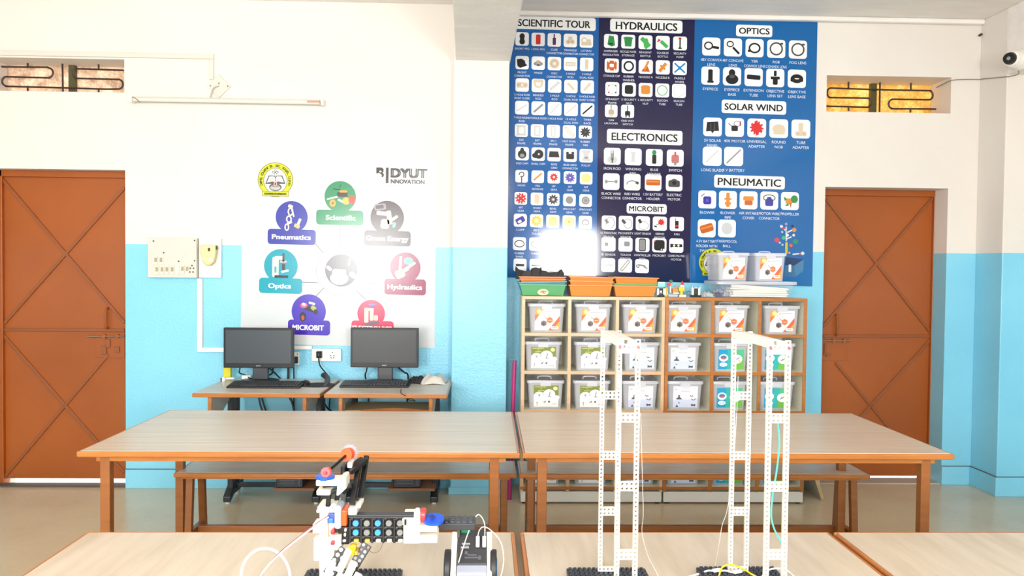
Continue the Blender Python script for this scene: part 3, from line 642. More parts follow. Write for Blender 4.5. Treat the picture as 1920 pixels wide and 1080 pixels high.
grid([
 (979, 1099.5, 5, 73, 77, 25, [('ek,0,-4,4,4.5 rk,0,0,6.5,8 ek,0,4,4.2,4.5', 'SHORT PEG'), ('rr,0,0,7,15', 'LONG PEG'), ('rv,0,2,5,11 rv,0,-6,2,6', 'CUBE/CONNECTOR'), ('eb,-3,2,3.5,3.5 eb,3,2,3.5,3.5 rb,0,-3,6,6 et,-3,2,1.5,1.5 et,3,2,1.5,1.5', 'TRIANGLE/CONNECTOR'), ('rb,0,4,15,5 ob,-3,-1,4.5,4.5,1.5 rb,4,0,5,5', 'LATERAL/CONNECTOR')]),
 (979, 1100, 5, 117.5, 121, 25, [('qk,-8,-5,-1,-6,4,-3,5,1,8,4,-3,8,-7,5', 'FRONT/CONNECTOR'), ('eg,0,1,7,3.4 rt,0,-1,6,6 ed,0,3,2,1.5', 'HINGE'), ('eb,0,0,7.5,7.5 ot,0,0,5,5,1 ew,0,0,2,2', 'DISC/CONNECTOR'), ('rb,0,0,15,6 ew,-4,0,1.6,1.6 ew,0,0,1.6,1.6 ew,4,0,1.6,1.6', '3 HOLE/ROD'), ('rb,0,0,5,15', '3 HOLE/DUAL ROD')]),
 (979, 1101, 5, 159.5, 163, 25, [('rb,0,0,16,8 rt,0,0,16,1.5 ew,0,0,2,1.6', '3 HOLE ROD/FRONT CLOSED'), ('ob,0,-3,7,7,3 rb,0,-7,15,5', 'BENDED/ROD'), ('rl,0,0,18,4,-42 ew,-3,3,1,1 ew,0,0,1,1 ew,3,-3,1,1', '5 HOLE/ROD'), ('rb,0,0,14,4,45', '5 HOLE/DUAL ROD'), ('rb,0,0,15,4,-50', '5 HOLE ROD/FRONT CLOSED')]),
 (978.5, 1101.5, 5, 202, 206, 25.5, [('rl,0,0,18,1.6,-32', '7 HOLE ROUND/ROD'), ('rg,0,0,18,3,-42', '9 HOLE ROD'), ('rl,0,0,20,1.8,-48', '11 HOLE ROD'), ('rb,0,0,20,1.8,-42', '15 HOLE/DUAL ROD'), ('rk,0,0,19,2.2,-42', 'TIMER/RACK')]),
 (977.5, 1097.5, 5, 244.5, 248, 24.5, [('rl,0,0,13,15 rw,0,0,8,10 rl,0,-7,16,2 rl,0,7,16,2', '5X5/FRAME'), ('rl,0,0,10,16 rw,0,0,6,12', '5X7/FRAME'), ('rl,0,0,7,17 rw,0,0,3.6,14', '5X11/FRAME'), ('rb,0,0,20,5,45 rw,0,0,16,2.4,45', '15X5 DUAL/FRAME'), ('xk,0,0,8 od,0,0,5,5,1 ed,0,0,2,2', 'RUBBER/TIRE')]),
 (979, 1099, 5, 288, 292, 25, [('ek,0,1,6.5,6.5 ek,0,-4,3,5 eg,0,3,3.5,3', 'EGG CAM'), ('ek,1,0,7,7 ek,-4,2,5,4 ew,1,0,1.4,1.4', 'SNAIL CAM'), ('qk,-7,-5,6,-5,8,4,-8,4', 'BASE/GRID'), ('rk,0,2,12,8 rk,-4,-3,4,4 rk,4,-3,4,4', 'BASE GRID/CONNECTOR'), ('rl,0,0,8,12 rl,0,-6,12,4 rl,0,6,12,4 rg,0,3,5,3', 'PULLEY')]),
 (978, 1099, 5, 330.5, 334, 23.5, [('od,0,-3,4.5,4.5,1.6 rd,0,5,1.8,11 rw,-4,1,4,6', 'HOOK'), ('ro,0,0,17,2.6,-42', 'PEG/REMOVER'), ('xr,0,0,6.5 ew,0,0,2,2', '10T/GEAR'), ('xP,0,0,8 ew,0,0,1.2,1.2', '20T/GEAR'), ('xY,0,0,8.4', '30T/GEAR')]),
 (976.5, 1098, 5, 372, 376, 23.5, [('xr,0,0,9 ew,-4,0,1,1 ew,4,0,1,1 ew,0,-4,1,1 ew,0,4,1,1', '40T/GEAR'), ('rb,0,0,8,15', 'WORM/GEAR'), ('xd,0,0,8 eg,0,0,3,3 ew,0,0,1.4,1.4', 'BEVEL/GEAR'), ('eg,0,0,6,6', 'SPROCKET/GEAR'), ('eg,0,0,6.5,6.5 ol,0,0,4,4,.7', 'SPROCKET/GEAR')]),
 (975.5, 1097.5, 5, 413, 417, 24.5, [('ru,0,0,14,9,-30 rw,-1,2,6,4,-30', 'CLAMP'), ('xy,0,0,8.5 eY,0,0,4,4 ew,0,0,1.5,1.5', 'BELT/PULLEY'), ('xY,0,0,9 oy,0,0,5,5,.8', 'PULLEY'), ('eY,0,0,8,8 eo,0,0,1.5,1.5', 'WHEEL'), ('od,0,0,5.5,4.2,1', 'BAND')]),
 (974, 1096, 5, 457, 460, 24.5, [('ok,0,0,7.8,5.6,1.3', 'RUBBER/BAND'), ('od,0,0,7.4,5.2,.8', 'THREAD'), ('ol,0,0,7,5,.8', ''), ('rl,0,0,12,3,-30', ''), ('rl,0,0,12,3,30', '')]),
 (975, 1096, 5, 497, 500, 24.5, [('rk,0,0,13,3.6', ''), ('rd,0,0,14,1.8', ''), ('rl,0,0,12,3', ''), ('rl,0,0,12,6', ''), ('rl,0,0,10,10', '')])])
grid([
 (1145.5, 1275, 5, 77, 81.5, 26, [('qn,-3,-8,4,-7,6,6,1,8,-5,5 rk,0,4,6,2', 'DISPENSER/REGULATOR'), ('qn,-6,-5,6,-5,4.5,7,-4.5,7 en,0,-5,7,2', 'RECYCLED WATER/STORAGE'), ('eG,1,2,3.6,8 rG,0,0,17,6,45', 'REAGENT/BOTTLE'), ('rG,2,2,13,5,42 rO,-5,-4,4,2,42 rr,-6,-3,2,5,42', 'SQUEEZE/BOTTLE'), ('rk,0,1,2,13 rr,0,-7,4,3 rk,0,7,5,2', 'SECURITY/PUMP')]),
 (1147, 1274.5, 5, 123, 127.5, 26.5, [('rO,0,0,14,14 rw,0,0,6,5 rw,-4,-6,2,3 rw,4,-6,2,3 rw,-4,6,2,3 rw,4,6,2,3', 'STORAGE CAP'), ('ok,0,0,7.5,7.5,2.4', 'RUBBER/WASHER'), ('qO,-6,7,-4,3,2,-2,6,7 ro,1,-2,3,14,25', 'NOZZLE A'), ('ro,0,0,4.5,15,38 ro,0,0,9,3,38', 'NOZZLE B'), ('rc,0,0,20,2.2,42 rc,0,0,20,2.2,-42 ec,0,0,2.4,2.4', 'PADDLE/WHEEL')]),
 (1148, 1273, 5, 167, 170.5, 26, [('ol,0,0,7,7,.9 rk,5,5,2,2 rr,-5,5,2,2 rk,5,-5,2,2 rr,-5,-5,2,2', 'STRAIGHT/FRAME'), ('rk,0,0,12,13', 'S SECURITY/NUT'), ('ro,0,0,13,12 eo,0,-4,7,3', 'L SECURITY/NUT'), ('oG,0,0,7.6,7.6,1.2', 'SILICON/TUBE'), ('ol,0,0,8,8,.6', 'SILICON/TUBE')])])
p = Print(fnR, SLR); tile(p, 1146, 208, 23.5, 'rt,0,2,9,8 rt,0,-5,2.4,9 rb,0,7,5,4', 'CAN/LAUNCHER'); tile(p, 1176.7, 208.8, 24.5, 'rk,0,3,8,7 rk,0,-4,1.4,10 rk,-2.5,7,2,4 rk,2.5,7,2,4', 'ONE WAY/SWITCH'); p.build('picture_tiles', pr)
grid([
 (1148, 1266, 4, 293, 296.5, 31.5, [('el,0,4,6,4.5 rg,0,-1,4,12 rl,0,-6,2.4,5 rd,0,5,1.4,6', 'IRON ROD'), ('rl,0,0,4,10 rl,0,-5,6,1.6 rl,0,5,6,1.6', 'WINDING/REEL'), ('rk,0,2,5,11 en,0,-6,2.6,3', 'BULB/HOLDER'), ('rp,0,1,9,10 rr,0,-5,2,5 rg,0,6,3,5', 'SWITCH')]),
 (1146, 1264, 4, 340.5, 343, 31, [('rd,0,0,14,1 rg,-6,0,3,4 rg,6,0,3,4', 'BLACK WIRE/CONNECTOR'), ('od,0,3,7,5,.9 rw,0,6,16,6 rd,6,1,4,3,20', 'RED WIRE/CONNECTOR'), ('rO,0,0,17,7 ro,0,-1,15,2', '1.5V BATTERY/HOLDER'), ('rd,0,1,14,8 ed,0,0,5,5 ek,0,0,2.4,2.4', 'ELECTRIC/MOTOR')])])
grid([
 (1141.5, 1269, 5, 417.5, 420, 26.5, [('rg,-3,-2,4,7,-40 od,2,0,6,8,.6 rw,-2,6,9,5', 'ULTRASONIC/SENSOR'), ('rd,-3,-2,4,7,-40 od,3,1,6,7,.6', 'PROXIMITY/SENSOR'), ('rk,-4,-3,4,6,-30 od,1,3,7,6,.5', 'LIGHT SENSOR'), ('xr,2,-2,5 rk,-6,4,4,2,20 rd,-3,1,6,.8,-20', 'SERVO/MOTOR'), ('rk,0,1,5,11 rr,0,3,4,3 rd,-2,-6,1,4', 'FAN')]),
 (1141, 1268, 5, 458, 460.5, 26.5, [('rg,-3,0,5,5 rl,4,-2,9,.8,-15', 'IR SENSOR'), ('rg,2,-1,8,7 rl,-6,1,5,.8,20', 'TOUCH/SENSOR'), ('rd,0,0,10,18 rg,0,0,8,15', 'CONTROLLER/BOX'), ('rk,0,0,15,15 rr,-6,-6,2,2 ew,3,6,1,1 ew,6,6,1,1', 'MICROBIT'), ('rk,0,0,17,4 ew,-3,0,1.6,1.6 ew,3,0,1.6,1.6 rk,-7,0,3,5', 'CONNECTING WIRE/MOTOR')])])
p = Print(fnR, SLR); tile(p, 1140.3, 497, 26, 'rl,0,0,14,2.4', ''); tile(p, 1172, 498, 26, 'rg,0,0,19,4.6,-52 rw,0,0,17,2.6,-52', ''); tile(p, 1203.7, 499, 26, 'od,-6,0,2.4,2.4,1 rg,0,-1,10,2,10 rg,5,2,6,2,30', ''); p.build('picture_tiles', pr)
grid([
 (1333.6, 1496, 5, 87.4, 93, 34, [('ok,-3,-1,5,4.6,1.5 rk,4.5,1,8,2.8,8', '4BY CONVEX/LENS'), ('ok,-3,-3.6,4,3.6,1.2 rk,3.4,3.6,10,2.4,45', '4BY CONCAVE/LENS'), ('ok,0,0,6.6,5.8,1.8 rk,-6,3,3,2.4', 'YBR/CONVEX LENS'), ('od,0,0,7.4,7.4,1.7 rd,6,-5.5,3,2', 'RGB/CONVEX LENS'), ('od,0,0,7.4,7.4,1.7 rd,6,-5.5,3,2', 'FOG LENS')]),
 (1332, 1494, 5, 142, 147.7, 34, [('rk,0,0,5,14 rk,0,6.6,7,2.4', 'EYEPIECE'), ('ek,0,3,7,5.6 ek,0,-4,3.6,4 ed,0,0,3,2', 'EYEPIECE/BASE'), ('rk,0,0,15,5,3', 'EXTENSION/TUBE'), ('rk,0,3,5.4,9 rk,0,0,10,3 rk,0,-5,3,6', 'OBJECTIVE/LENS SET'), ('ek,0,0,7,5 rk,0,1,14,4.6 ew,0,0,2.6,.7', 'OBJECTIVE/LENS BASE')])])
grid([
 (1336, 1501.5, 5, 238, 242, 35, [('qk,-6,-5,6,-6,7,4,-7,5 rd,-2,0,1,8 rd,2,0,1,8 qk,-2,4,2,4,0,7', '2V SOLAR/PANEL'), ('rk,0,1,7,6 rd,-5,-3,5,.8,40 rr,6,-4,1.4,5 od,3,-4,4,3,.6', '40X MOTOR'), ('xr,0,0,7.5 rr,0,0,2,16 rr,0,0,2,14,60 rr,0,0,2,14,-60', 'UNIVERSAL/ADAPTER'), ('eb,0,1,7,5.6 rb,0,4,13,4 ew,-6,4,1,1', 'ROUND/NOB'), ('rb,0,-2,5,9 rb,0,5,12,5 rt,-3,5,2,1 rt,3,5,2,1', 'TUBE/ADAPTER')])])
p = Print(fnR, SLR); tile(p, 1335.3, 293, 35.5, 'rl,0,0,18,1.4,-45', 'LONG BLADE'); tile(p, 1375.5, 293.4, 35.5, 'rg,0,0,21,1.6,-45', '4 V BATTERY'); p.build('picture_tiles', pr)
grid([(1326, 1481, 5, 374, 377, 33.5, [('ru,0,1,9,9 rP,0,1,3,3 rd,-5,-5,5,.8,-40', 'BLOWER'), ('ro,0,0,4,16 ro,0,-1,8,2 ro,0,4,7,3', 'BLOWER/PIPE'), ('ro,0,-2,12,5 rO,0,3,9,5', 'AIR INTAKE/COVER'), ('ru,0,2,9,8 ru,0,-2,5,4 ud,0,0,1,1 od,0,-3,7,4,1'.replace('ud', 'eu'), 'MOTOR WIRE/CONNECTOR'), ('ro,-1,0,8,6 en,5,-2,4,4.4 qn,-7,-5,-3,-2,-6,0 qn,-6,6,-2,2,-1,5 qO,-1,2,2,2,1,8', 'PROPELLER')])])
p = Print(fnR, SLR); tile(p, 1325, 428, 33.5, 'rO,0,0,15,9,-18 ro,0,-1,13,2,-18 rO,0,2,12,2,-18', '4.5V BATTERY/HOLDER WITH/SWITCH'); tile(p, 1363, 428.4, 33, 'el,0,0,6.2,6.8', 'THERMOCOL/BALL'); p.build('picture_tiles', pr)
# crest and picture of a kit tree growing out of a blue box, printed low on the right panel
P0 = Print(fnR, SLR); crest(P0, 1337, 492, .82, 1); P0.build('crest_print', pr)
P0 = Print(fnR, SLR)
P0.poly([(1474, 482), (1507, 486), (1489, 498), (1472, 497)], ik('#1c3568'), 2); P0.poly([(1507, 486), (1506, 508), (1492, 518), (1488, 498)], ik('#4a7aa6'), 2); P0.poly([(1472, 497), (1488, 498), (1492, 520), (1470, 518)], ik('#3c6c98'), 2)
P0.rrect(1481, 503, 5, 14, 1, ik('#e8e8ea'), 3); P0.rrect(1474.5, 465, 4.5, 22, 1.5, ik('#c8b83a'), 2)
for (a, b, c, d) in ((1474, 452, 1474, 425), (1475, 448, 1484, 444), (1476, 436, 1488, 430), (1474, 434, 1466, 424), (1486, 477, 1503, 475)): P0.line(a, b, c, d, 2.4, ik('#d8d8dc'), 2)
for x, y, r_, c in ((1456.5, 450, 4.6, '#d83a4a'), (1491.5, 453, 5.2, '#1f8a5c'), (1489, 431, 4, '#d8884a'), (1469, 446, 3.6, '#3ab08a'), (1474, 420, 2.6, '#a88ac8'), (1483, 460, 3.2, '#d85a4a'), (1465, 424.5, 2.8, '#c8d0e8'), (1486, 424, 2.6, '#1c2038'), (1488, 441, 2.6, '#e8d8b8'), (1505, 475, 3.2, '#b8dce0'), (1469, 428, 2.6, '#b83a4a'), (1462, 455, 2, '#a8d0e0'), (1467, 459, 2, '#b8c0d0'), (1466.5, 435, 2, '#b0c0d8'), (1476, 441, 3, '#e8e0e0'), (1500, 476, 2, '#c8503a'), (1480, 474, 2, '#d8a060')): P0.ell(x, y, r_, r_, ik(c), 3, 14)
P0.build('tree_picture_print', pr)

# ================================================================== TABLES AND BENCHES
def table(x0, x1, y0, y1, zt, top, label, group, legs, apron=.028, cat='table', nm='work_table', splay=0.0, leg=.042, rails=True, ins=.06):
    rt = T(nm, label, cat, ((x0+x1)/2, (y0+y1)/2, 0), group)
    MB().box((x0+.012, y0+.012, zt-.022), (x1-.012, y1-.012, zt)).build('tabletop' if cat == 'table' else 'seat', top, rt, bevel=.002)
    lp = MB(); t = .013
    lp.box((x0, y0, zt-.026), (x1, y0+t, zt-.001)); lp.box((x0, y1-t, zt-.026), (x1, y1, zt-.001)); lp.box((x0, y0+t, zt-.026), (x0+t, y1-t, zt-.001)); lp.box((x1-t, y0+t, zt-.026), (x1, y1-t, zt-.001))
    lp.build('edge_lip', OR_TRIM, rt, bevel=.006)
    a = MB(); i = ins
    a.box((x0+i, y0+i-.01, zt-.026-apron), (x1-i, y0+i+.02, zt-.022)); a.box((x0+i, y1-i-.02, zt-.026-apron), (x1-i, y1-i+.01, zt-.022))
    a.box((x0+i, y0+i, zt-.026-apron), (x0+i+.02, y1-i, zt-.022)); a.box((x1-i-.02, y0+i, zt-.026-apron), (x1-i, y1-i, zt-.022))
    a.build('apron', OR_TRIM, rt, bevel=.002)
    for (lx, ly, sx, sy) in legs:
        zz = zt-.03; h = leg/2
        MB().loft([[Vector((lx+sx*s0+dx*h, ly+sy*s0+dy*h, z)) for dx, dy in ((-1, -1), (1, -1), (1, 1), (-1, 1))] for z, s0 in ((0, splay), (zz-.0, 0))]).build('leg', OR_LEG, rt, bevel=.003)
    return rt
GT = 'long beige work tables in the middle row'
MY0, MY1 = 3.43, 4.42
def mid_legs(x0, x1): return [(x, y, 0, 0) for x in (x0, x1) for y in (MY0+.07, MY1-.09)]
table(-1.742, .145, MY0, MY1, .75, LAM_X, 'long beige work table in front of the two computer desks', GT, mid_legs(-1.645, .035))
table(.155, 2.055, MY0, MY1, .75, LAM_X, 'long beige work table in front of the shelf units with storage tubs', GT, mid_legs(.245, 1.955))
GN = 'beige tables nearest the camera'
NY0, NY1 = .52, 2.405
def near_legs(x0, x1): return [(x, y, 0, 0) for x in (x0+.09, x1-.09) for y in (NY0+.09, NY1-.09)]
table(-1.19, .088, NY0, NY1, .75, LAM_Y, 'beige table in the foreground carrying the robot arm and the small rover', GN, near_legs(-1.19, .088))
table(.103, 1.052, NY0, NY1, .75, LAM_Y, 'beige table in the foreground carrying the two tall white frame towers', GN, near_legs(.103, 1.052))
table(1.064, 2.04, NY0, NY1, .75, LAM_Y, 'empty beige table in the bottom right corner of the view', GN, near_legs(1.064, 2.04))
GB = 'low benches behind the middle tables'
def bench(x0, x1, label):
    y0, y1 = 4.235, 4.53; L = [(x, y, 0, (-1 if y < 4.4 else 1)) for x in (x0+.065, x1-.065) for y in (y0+.07, y1-.06)]
    rt = table(x0, x1, y0, y1, .45, LAM_G, label, GB, L, apron=.013, cat='bench', nm='bench', splay=.035, leg=.036, ins=.035)
    r_ = MB(); r_.box((x0+.08, 4.365, .085), (x1-.08, 4.40, .125)); r_.build('stretcher', OR_LEG, rt, bevel=.003)
    for x in (x0+.065, x1-.065): MB().box((x-.015, y0+.05, .088), (x+.015, y1-.04, .122)).build('side_rail', OR_LEG, rt, bevel=.003)
bench(-1.648, .162, 'low grey-topped bench tucked behind the left middle table')
bench(.175, 2.075, 'low grey-topped bench tucked behind the right middle table')

# ================================================================== COMPUTER DESKS
DZ, DY0, DY1 = .775, 4.84, 5.48
BLK_STEEL = M('#202226', .4)
def desk(x0, x1, label, tray, cpu):
    rt = T('computer_desk', label, 'desk', ((x0+x1)/2, DY1-.3, 0), 'computer desks along the wall')
    MB().box((x0+.008, DY0+.012, DZ-.022), (x1-.008, DY1, DZ)).build('desktop', LAM_G, rt, bevel=.002)
    lp = MB(); lp.box((x0, DY0, DZ-.026), (x1, DY0+.014, DZ-.001)); lp.box((x0, DY0+.014, DZ-.026), (x0+.012, DY1, DZ-.001)); lp.box((x1-.012, DY0+.014, DZ-.026), (x1, DY1, DZ-.001)); lp.build('edge_lip', OR_TRIM, rt, bevel=.005)
    for x in (x0+.085, x1-.11):
        prof = [(DY0+.05, DZ-.022), (DY0+.05, DZ-.20), (DY0+.10, DZ-.20), (DY0+.26, DZ-.15), (DY0+.40, DZ-.09), (DY0+.46, DZ-.022)]
        MB().prism([(x, y, z) for y, z in prof], (.018, 0, 0)).build('side_panel', LAM_G, rt, bevel=.001)
        MB().box((x-.003, DY0+.036, DZ-.21), (x+.021, DY0+.051, DZ-.022)).build('panel_edge', OR_TRIM, rt, bevel=.003)
        lg = MB()
        for dy in (.40, .52): lg.box((x-.002, DY0+dy, .05), (x+.034, DY0+dy+.03, DZ-.022))
        lg.build('leg', BLK_STEEL, rt, bevel=.003)
        ft = MB(); ft.loft([[Vector((x-.012+dx, y, z)) for dx, z in ((0, a), (.05, a), (.05, b), (0, b))] for y, a, b in ((DY0+.34, .012, .05), (DY0+.42, .045, .10), (DY1-.02, .045, .10))]); ft.build('foot', BLK_STEEL, rt, bevel=.006)
        MB().cyl((x+.012, DY0+.365, 0), (x+.012, DY0+.365, .022), .014, n=10).build('glide', OFFWHITE, rt)
        MB().cyl((x+.012, DY1-.06, 0), (x+.012, DY1-.06, .05), .014, n=10).build('glide', OFFWHITE, rt)
    cb = MB(); cb.box((x0+.10, DY0+.47, .16), (x1-.09, DY0+.50, .20)); cb.box((x0+.10, DY0+.47, .075), (x1-.09, DY0+.50, .105)); cb.build('crossbar', BLK_STEEL, rt, bevel=.003)
    c0, c1 = cpu; MB().box((c0, DY0+.28, .105), (c1, DY0+.60, .123)).build('computer_shelf', M('#8c5f40', .45), rt, bevel=.002)
    if tray:
        a, b = x0+.105, x1-.115; y0 = DY0+.10; xm = (a+b)/2+.04
        pts = [(a, y0), (xm-.20, y0)]+[(xm-.20+.4*i/8, y0+.07*math.sin(math.pi*i/8)) for i in range(1, 8)]+[(xm+.20, y0), (b, y0), (b, DY0+.42), (a, DY0+.42)]
        MB().prism([(x, y, .640) for x, y in pts], (0, 0, .018)).build('keyboard_tray', M('#b39a6f', .45), rt)
        fc = MB()
        P = pts[1:11]
        for i in range(len(P)-1):
            (xa, ya), (xb, yb) = P[i], P[i+1]; fc.prism([(xa, ya-.002, .639), (xb, yb-.002, .639), (xb, yb-.002, .661), (xa, ya-.002, .661)], (0, .004, 0))
        fc.build('tray_edge', OR_TRIM, rt)
        for x in (a-.012, b): MB().box((x, y0+.02, .655), (x+.012, DY0+.40, .690)).build('tray_rail', M('#b9b6ae', .35, .7), rt)
    return rt
desk(-1.772, -1.008, 'left computer desk with the wide-open legroom, beside the conduit', False, (-1.36, -1.10))
desk(-.985, -.242, 'right computer desk with a keyboard tray, beside the pillar', True, (-.63, -.33))

def computer(x0, x1, label):
    y0, y1 = DY0+.29, DY0+.58; rt = T('computer_tower', label, 'computer', ((x0+x1)/2, y0, .123))
    MB().box((x0, y0, .1235), (x1, y1, .50)).build('case', M('#2a2b30', .4), rt, bevel=.006)
    mb = MB()
    for i in range(7): mb.box((x0+.02, y0-.003, .15+i*.018), (x1-.05, y0+.002, .157+i*.018))
    mb.build('vent', M('#55565c', .5), rt)
    MB().box((x1-.035, y0-.004, .14), (x1-.012, y0+.002, .48)).build('front_strip', M('#3c3d44', .35), rt, bevel=.002)
    c = MB(); c.cyl((x1-.024, y0-.007, .44), (x1-.024, y0-.002, .44), .007); c.build('power_button', GREY_K, rt)
computer(-1.345, -1.175, 'dark computer tower with vent slots under the left desk')
computer(-.60, -.42, 'dark computer tower under the right desk')

def monitor(px0, py0, px1, py1, label, tilt, rz):
    Y = 5.32; a = W(px0, py0, Y); b = W(px1, py1, Y); cx = (a.x+b.x)/2; w = b.x-a.x; z0, z1 = b.z, a.z; cz = (z0+z1)/2
    rt = T('monitor', label, 'monitor', (cx, Y+.05, DZ))
    MB().box((cx-w/2, Y-.012, z0), (cx+w/2, Y+.018, z1)).build('bezel', M('#17181b', .35, spec=.4), rt, bevel=.004)
    MB().box((cx-w/2+.016, Y-.0155, z0+.032), (cx+w/2-.016, Y-.0115, z1-.016)).build('screen', M('#3c4046' if tilt else '#222221', .30), rt)  # tilt only picks the greyer colour, a reflection painted into the screen
    MB().loft([[Vector((cx+dx*s, Y+dy, cz+dz*s*.55)) for dx, dz in ((-1, -1), (1, -1), (1, 1), (-1, 1))] for dy, s in ((.018, w*.42), (.05, w*.25))]).build('back_shell', M('#232428', .4), rt, bevel=.004)
    MB().loft([[Vector((cx+dx, y, z)) for dx, y in ((-.05, 5.345), (.05, 5.345), (.05, 5.385), (-.05, 5.385))] for z in (DZ+.012, z0+.08)]).build('stand_neck', M('#3a3b40', .35), rt, bevel=.006)
    n = 20; MB().prism([(cx+.125*math.cos(2*math.pi*i/n), 5.355+.085*math.sin(2*math.pi*i/n), DZ+.0005) for i in range(n)], (0, 0, .012)).build('stand_base', M('#2a2b2f', .35), rt, bevel=.004)
    lg = Print(lambda u, v, z: Vector((cx+u, Y-.0128-.0002*z, z0+.016-v)), 0); lg.text('acer', 0, 0, .009, M('#b9babd', .4), 1, .03, .02); lg.build('lettering', rt)
monitor(420, 614, 551, 690, 'black monitor on the left desk with a grey reflection painted on its screen', 1, 0)
monitor(658, 614, 784.5, 689, 'black monitor on the right desk with a darker screen', 0, 0)

def keyboard(px0, px1, pyf, pyb, label):
    a = Zp(px0, pyf, DZ+.01); b = Zp(px1, pyf, DZ+.01); y0 = a.y; y1 = y0+.15
    rt = T('keyboard', label, 'keyboard', ((a.x+b.x)/2, y0, DZ))
    MB().loft([[(x, y, z) for x, y in ((a.x, y0), (b.x, y0), (b.x, y1), (a.x, y1))] for z in (DZ+.0008,)]+[[(a.x, y0, DZ+.012), (b.x, y0, DZ+.012), (b.x, y1, DZ+.026), (a.x, y1, DZ+.026)]]).build('body', M('#121316', .4, spec=.4), rt, bevel=.003)
    ks = MB(); w = b.x-a.x-.024; nx = 21
    for j in range(6):
        for i in range(nx):
            if i in (15, 16) and j in (1, 3) and i == 15: continue
            if j == 0 and 4 <= i <= 8: continue
            x = a.x+.012+w*i/nx; y = y0+.012+j*.0215; z = DZ+.013+(y-y0)/(y1-y0)*.014
            ks.box((x+.001, y, z), (x+w/nx-.0015, y+.018, z+.006))
    x = a.x+.012+w*4/nx; ks.box((x, y0+.012, DZ+.014), (x+w*5/nx-.002, y0+.03, DZ+.020))
    ks.build('keys', M('#26272b', .35, spec=.4), rt)
    return rt
keyboard(424, 563, 725, 712, 'black keyboard lying in front of the left monitor')
keyboard(636, 766, 724, 711, 'black keyboard lying in front of the right monitor')
def mouse(px, py, label, z):
    c = Zp(px, py, z); rt = T('computer_mouse', label, 'mouse', (c.x, c.y, z))
    mb = MB(); mb.sphere((c.x, c.y, z), .03, 16, 10, sc=(1.05, 1.7, 1.0)); 
    mb.v = [Vector((v.x, v.y, max(v.z, z+.0006)+0)) for v in mb.v]; mb.build('shell', BLACK_P, rt, smooth=True)
    MB().cyl((c.x-.004, c.y-.03, z+.027), (c.x+.004, c.y-.03, z+.027), .008, n=10).build('wheel', DKGREY, rt)
    return c
c = Zp(583, 727, DZ); n = 24
MB().prism([(c.x+.11*math.cos(2*math.pi*i/n)+.02, c.y+.11+.10*math.sin(2*math.pi*i/n), DZ+.0004) for i in range(n)], (0, 0, .003)).build('mouse_pad', M('#202124', .8), label='round black mouse pad at the right end of the left desk', cat='mouse pad')
mouse(573, 721, 'black mouse on the round pad of the left desk', DZ+.0036)
mouse(773, 717, 'black mouse partly under the crumpled cloth on the right desk', DZ)
# power strip and loose cords
c = Zp(611, 722, DZ)
mb = MB(); mb.tube([W(606, 703, 5.44), W(614, 710, 5.38), W(612, 722, 5.25), W(606, 731, 5.1), W(604, 745, 5.02)], .018, 8); mb.build('cable_bundle', M('#2a2b2e', .5), label='thick black cable bundle hanging between the two computer desks', cat='cable', smooth=True)
def cord(pts, r, label, mat=BLACK_P, cat='cable', nm='cable', grp=None):
    return MB().tube(pts, r, 7).build(nm, mat, label=label, cat=cat, smooth=True, group=grp)
dk = M('#14151a', .45)
DCx = 5.5
cord([W(450, 690, 5.36), W(449, 699, 5.42), W(460, 703, 5.43), W(468, 709, 5.38), Zp(474, 711, DZ+.006)], .0045, 'thin black cable curling from the left monitor to the white cube', dk)
cord([W(505, 690, 5.36), W(513, 697, 5.45), W(521, 705, 5.50), W(529, 715, 5.515), W(532, 735, 5.52)], .005, 'black cable dropping behind the right side of the left monitor', dk)
cord([W(512, 690, 5.36), W(510, 700, 5.45), W(502, 704, 5.50), W(492, 709, 5.51), W(486, 740, 5.52), W(488, 758, 5.52), W(492, 772, 5.51), W(496, 800, 5.52)], .006, 'black cable bending under the left desk, left of the pair', dk)
cord([W(494, 700, 5.505), W(491, 738, 5.52), W(494, 756, 5.52), W(499, 772, 5.52), W(502, 800, 5.52)], .006, 'black cable under the left desk, right of the pair', dk)
cord([W(541, 690, 5.51), W(540, 735, 5.52), W(548, 755, 5.52), W(552, 775, 5.52), W(552, 800, 5.52)], .008, 'black cable hanging under the right end of the left desk', dk)
cord([W(610, 737, 5.50), W(608, 752, 5.50), W(614, 765, 5.49), W(626, 776, 5.46), W(628, 800, 5.46)], .006, 'black cable looping down between the two desks', dk)
cord([W(620, 737, 5.51), W(618, 755, 5.52), W(617, 775, 5.52), W(617, 800, 5.52)], .004, 'thin straight black cable between the two desks', dk)
cord([W(688, 690, 5.36), W(687, 697, 5.44), W(685, 705, 5.495), W(691, 740, 5.52), W(690, 775, 5.52)], .005, 'black cable falling behind the left side of the right monitor', dk)
cord([W(748, 690, 5.36), W(758, 698, 5.45), W(765, 704, 5.50), W(764, 735, 5.515), W(763, 775, 5.52)], .006, 'black cable falling behind the right side of the right monitor', dk)
cord([Zp(752, 730, DZ+.004), W(752, 737, 4.825), W(760, 742, 4.835), W(763, 746, 5.0), W(768, 750, 5.05), W(778, 752, 5.05), W(772, 748, 5.08), W(748, 746, 5.12)], .0025, 'thin black cord curling over the edge of the right desk onto its tray', dk)
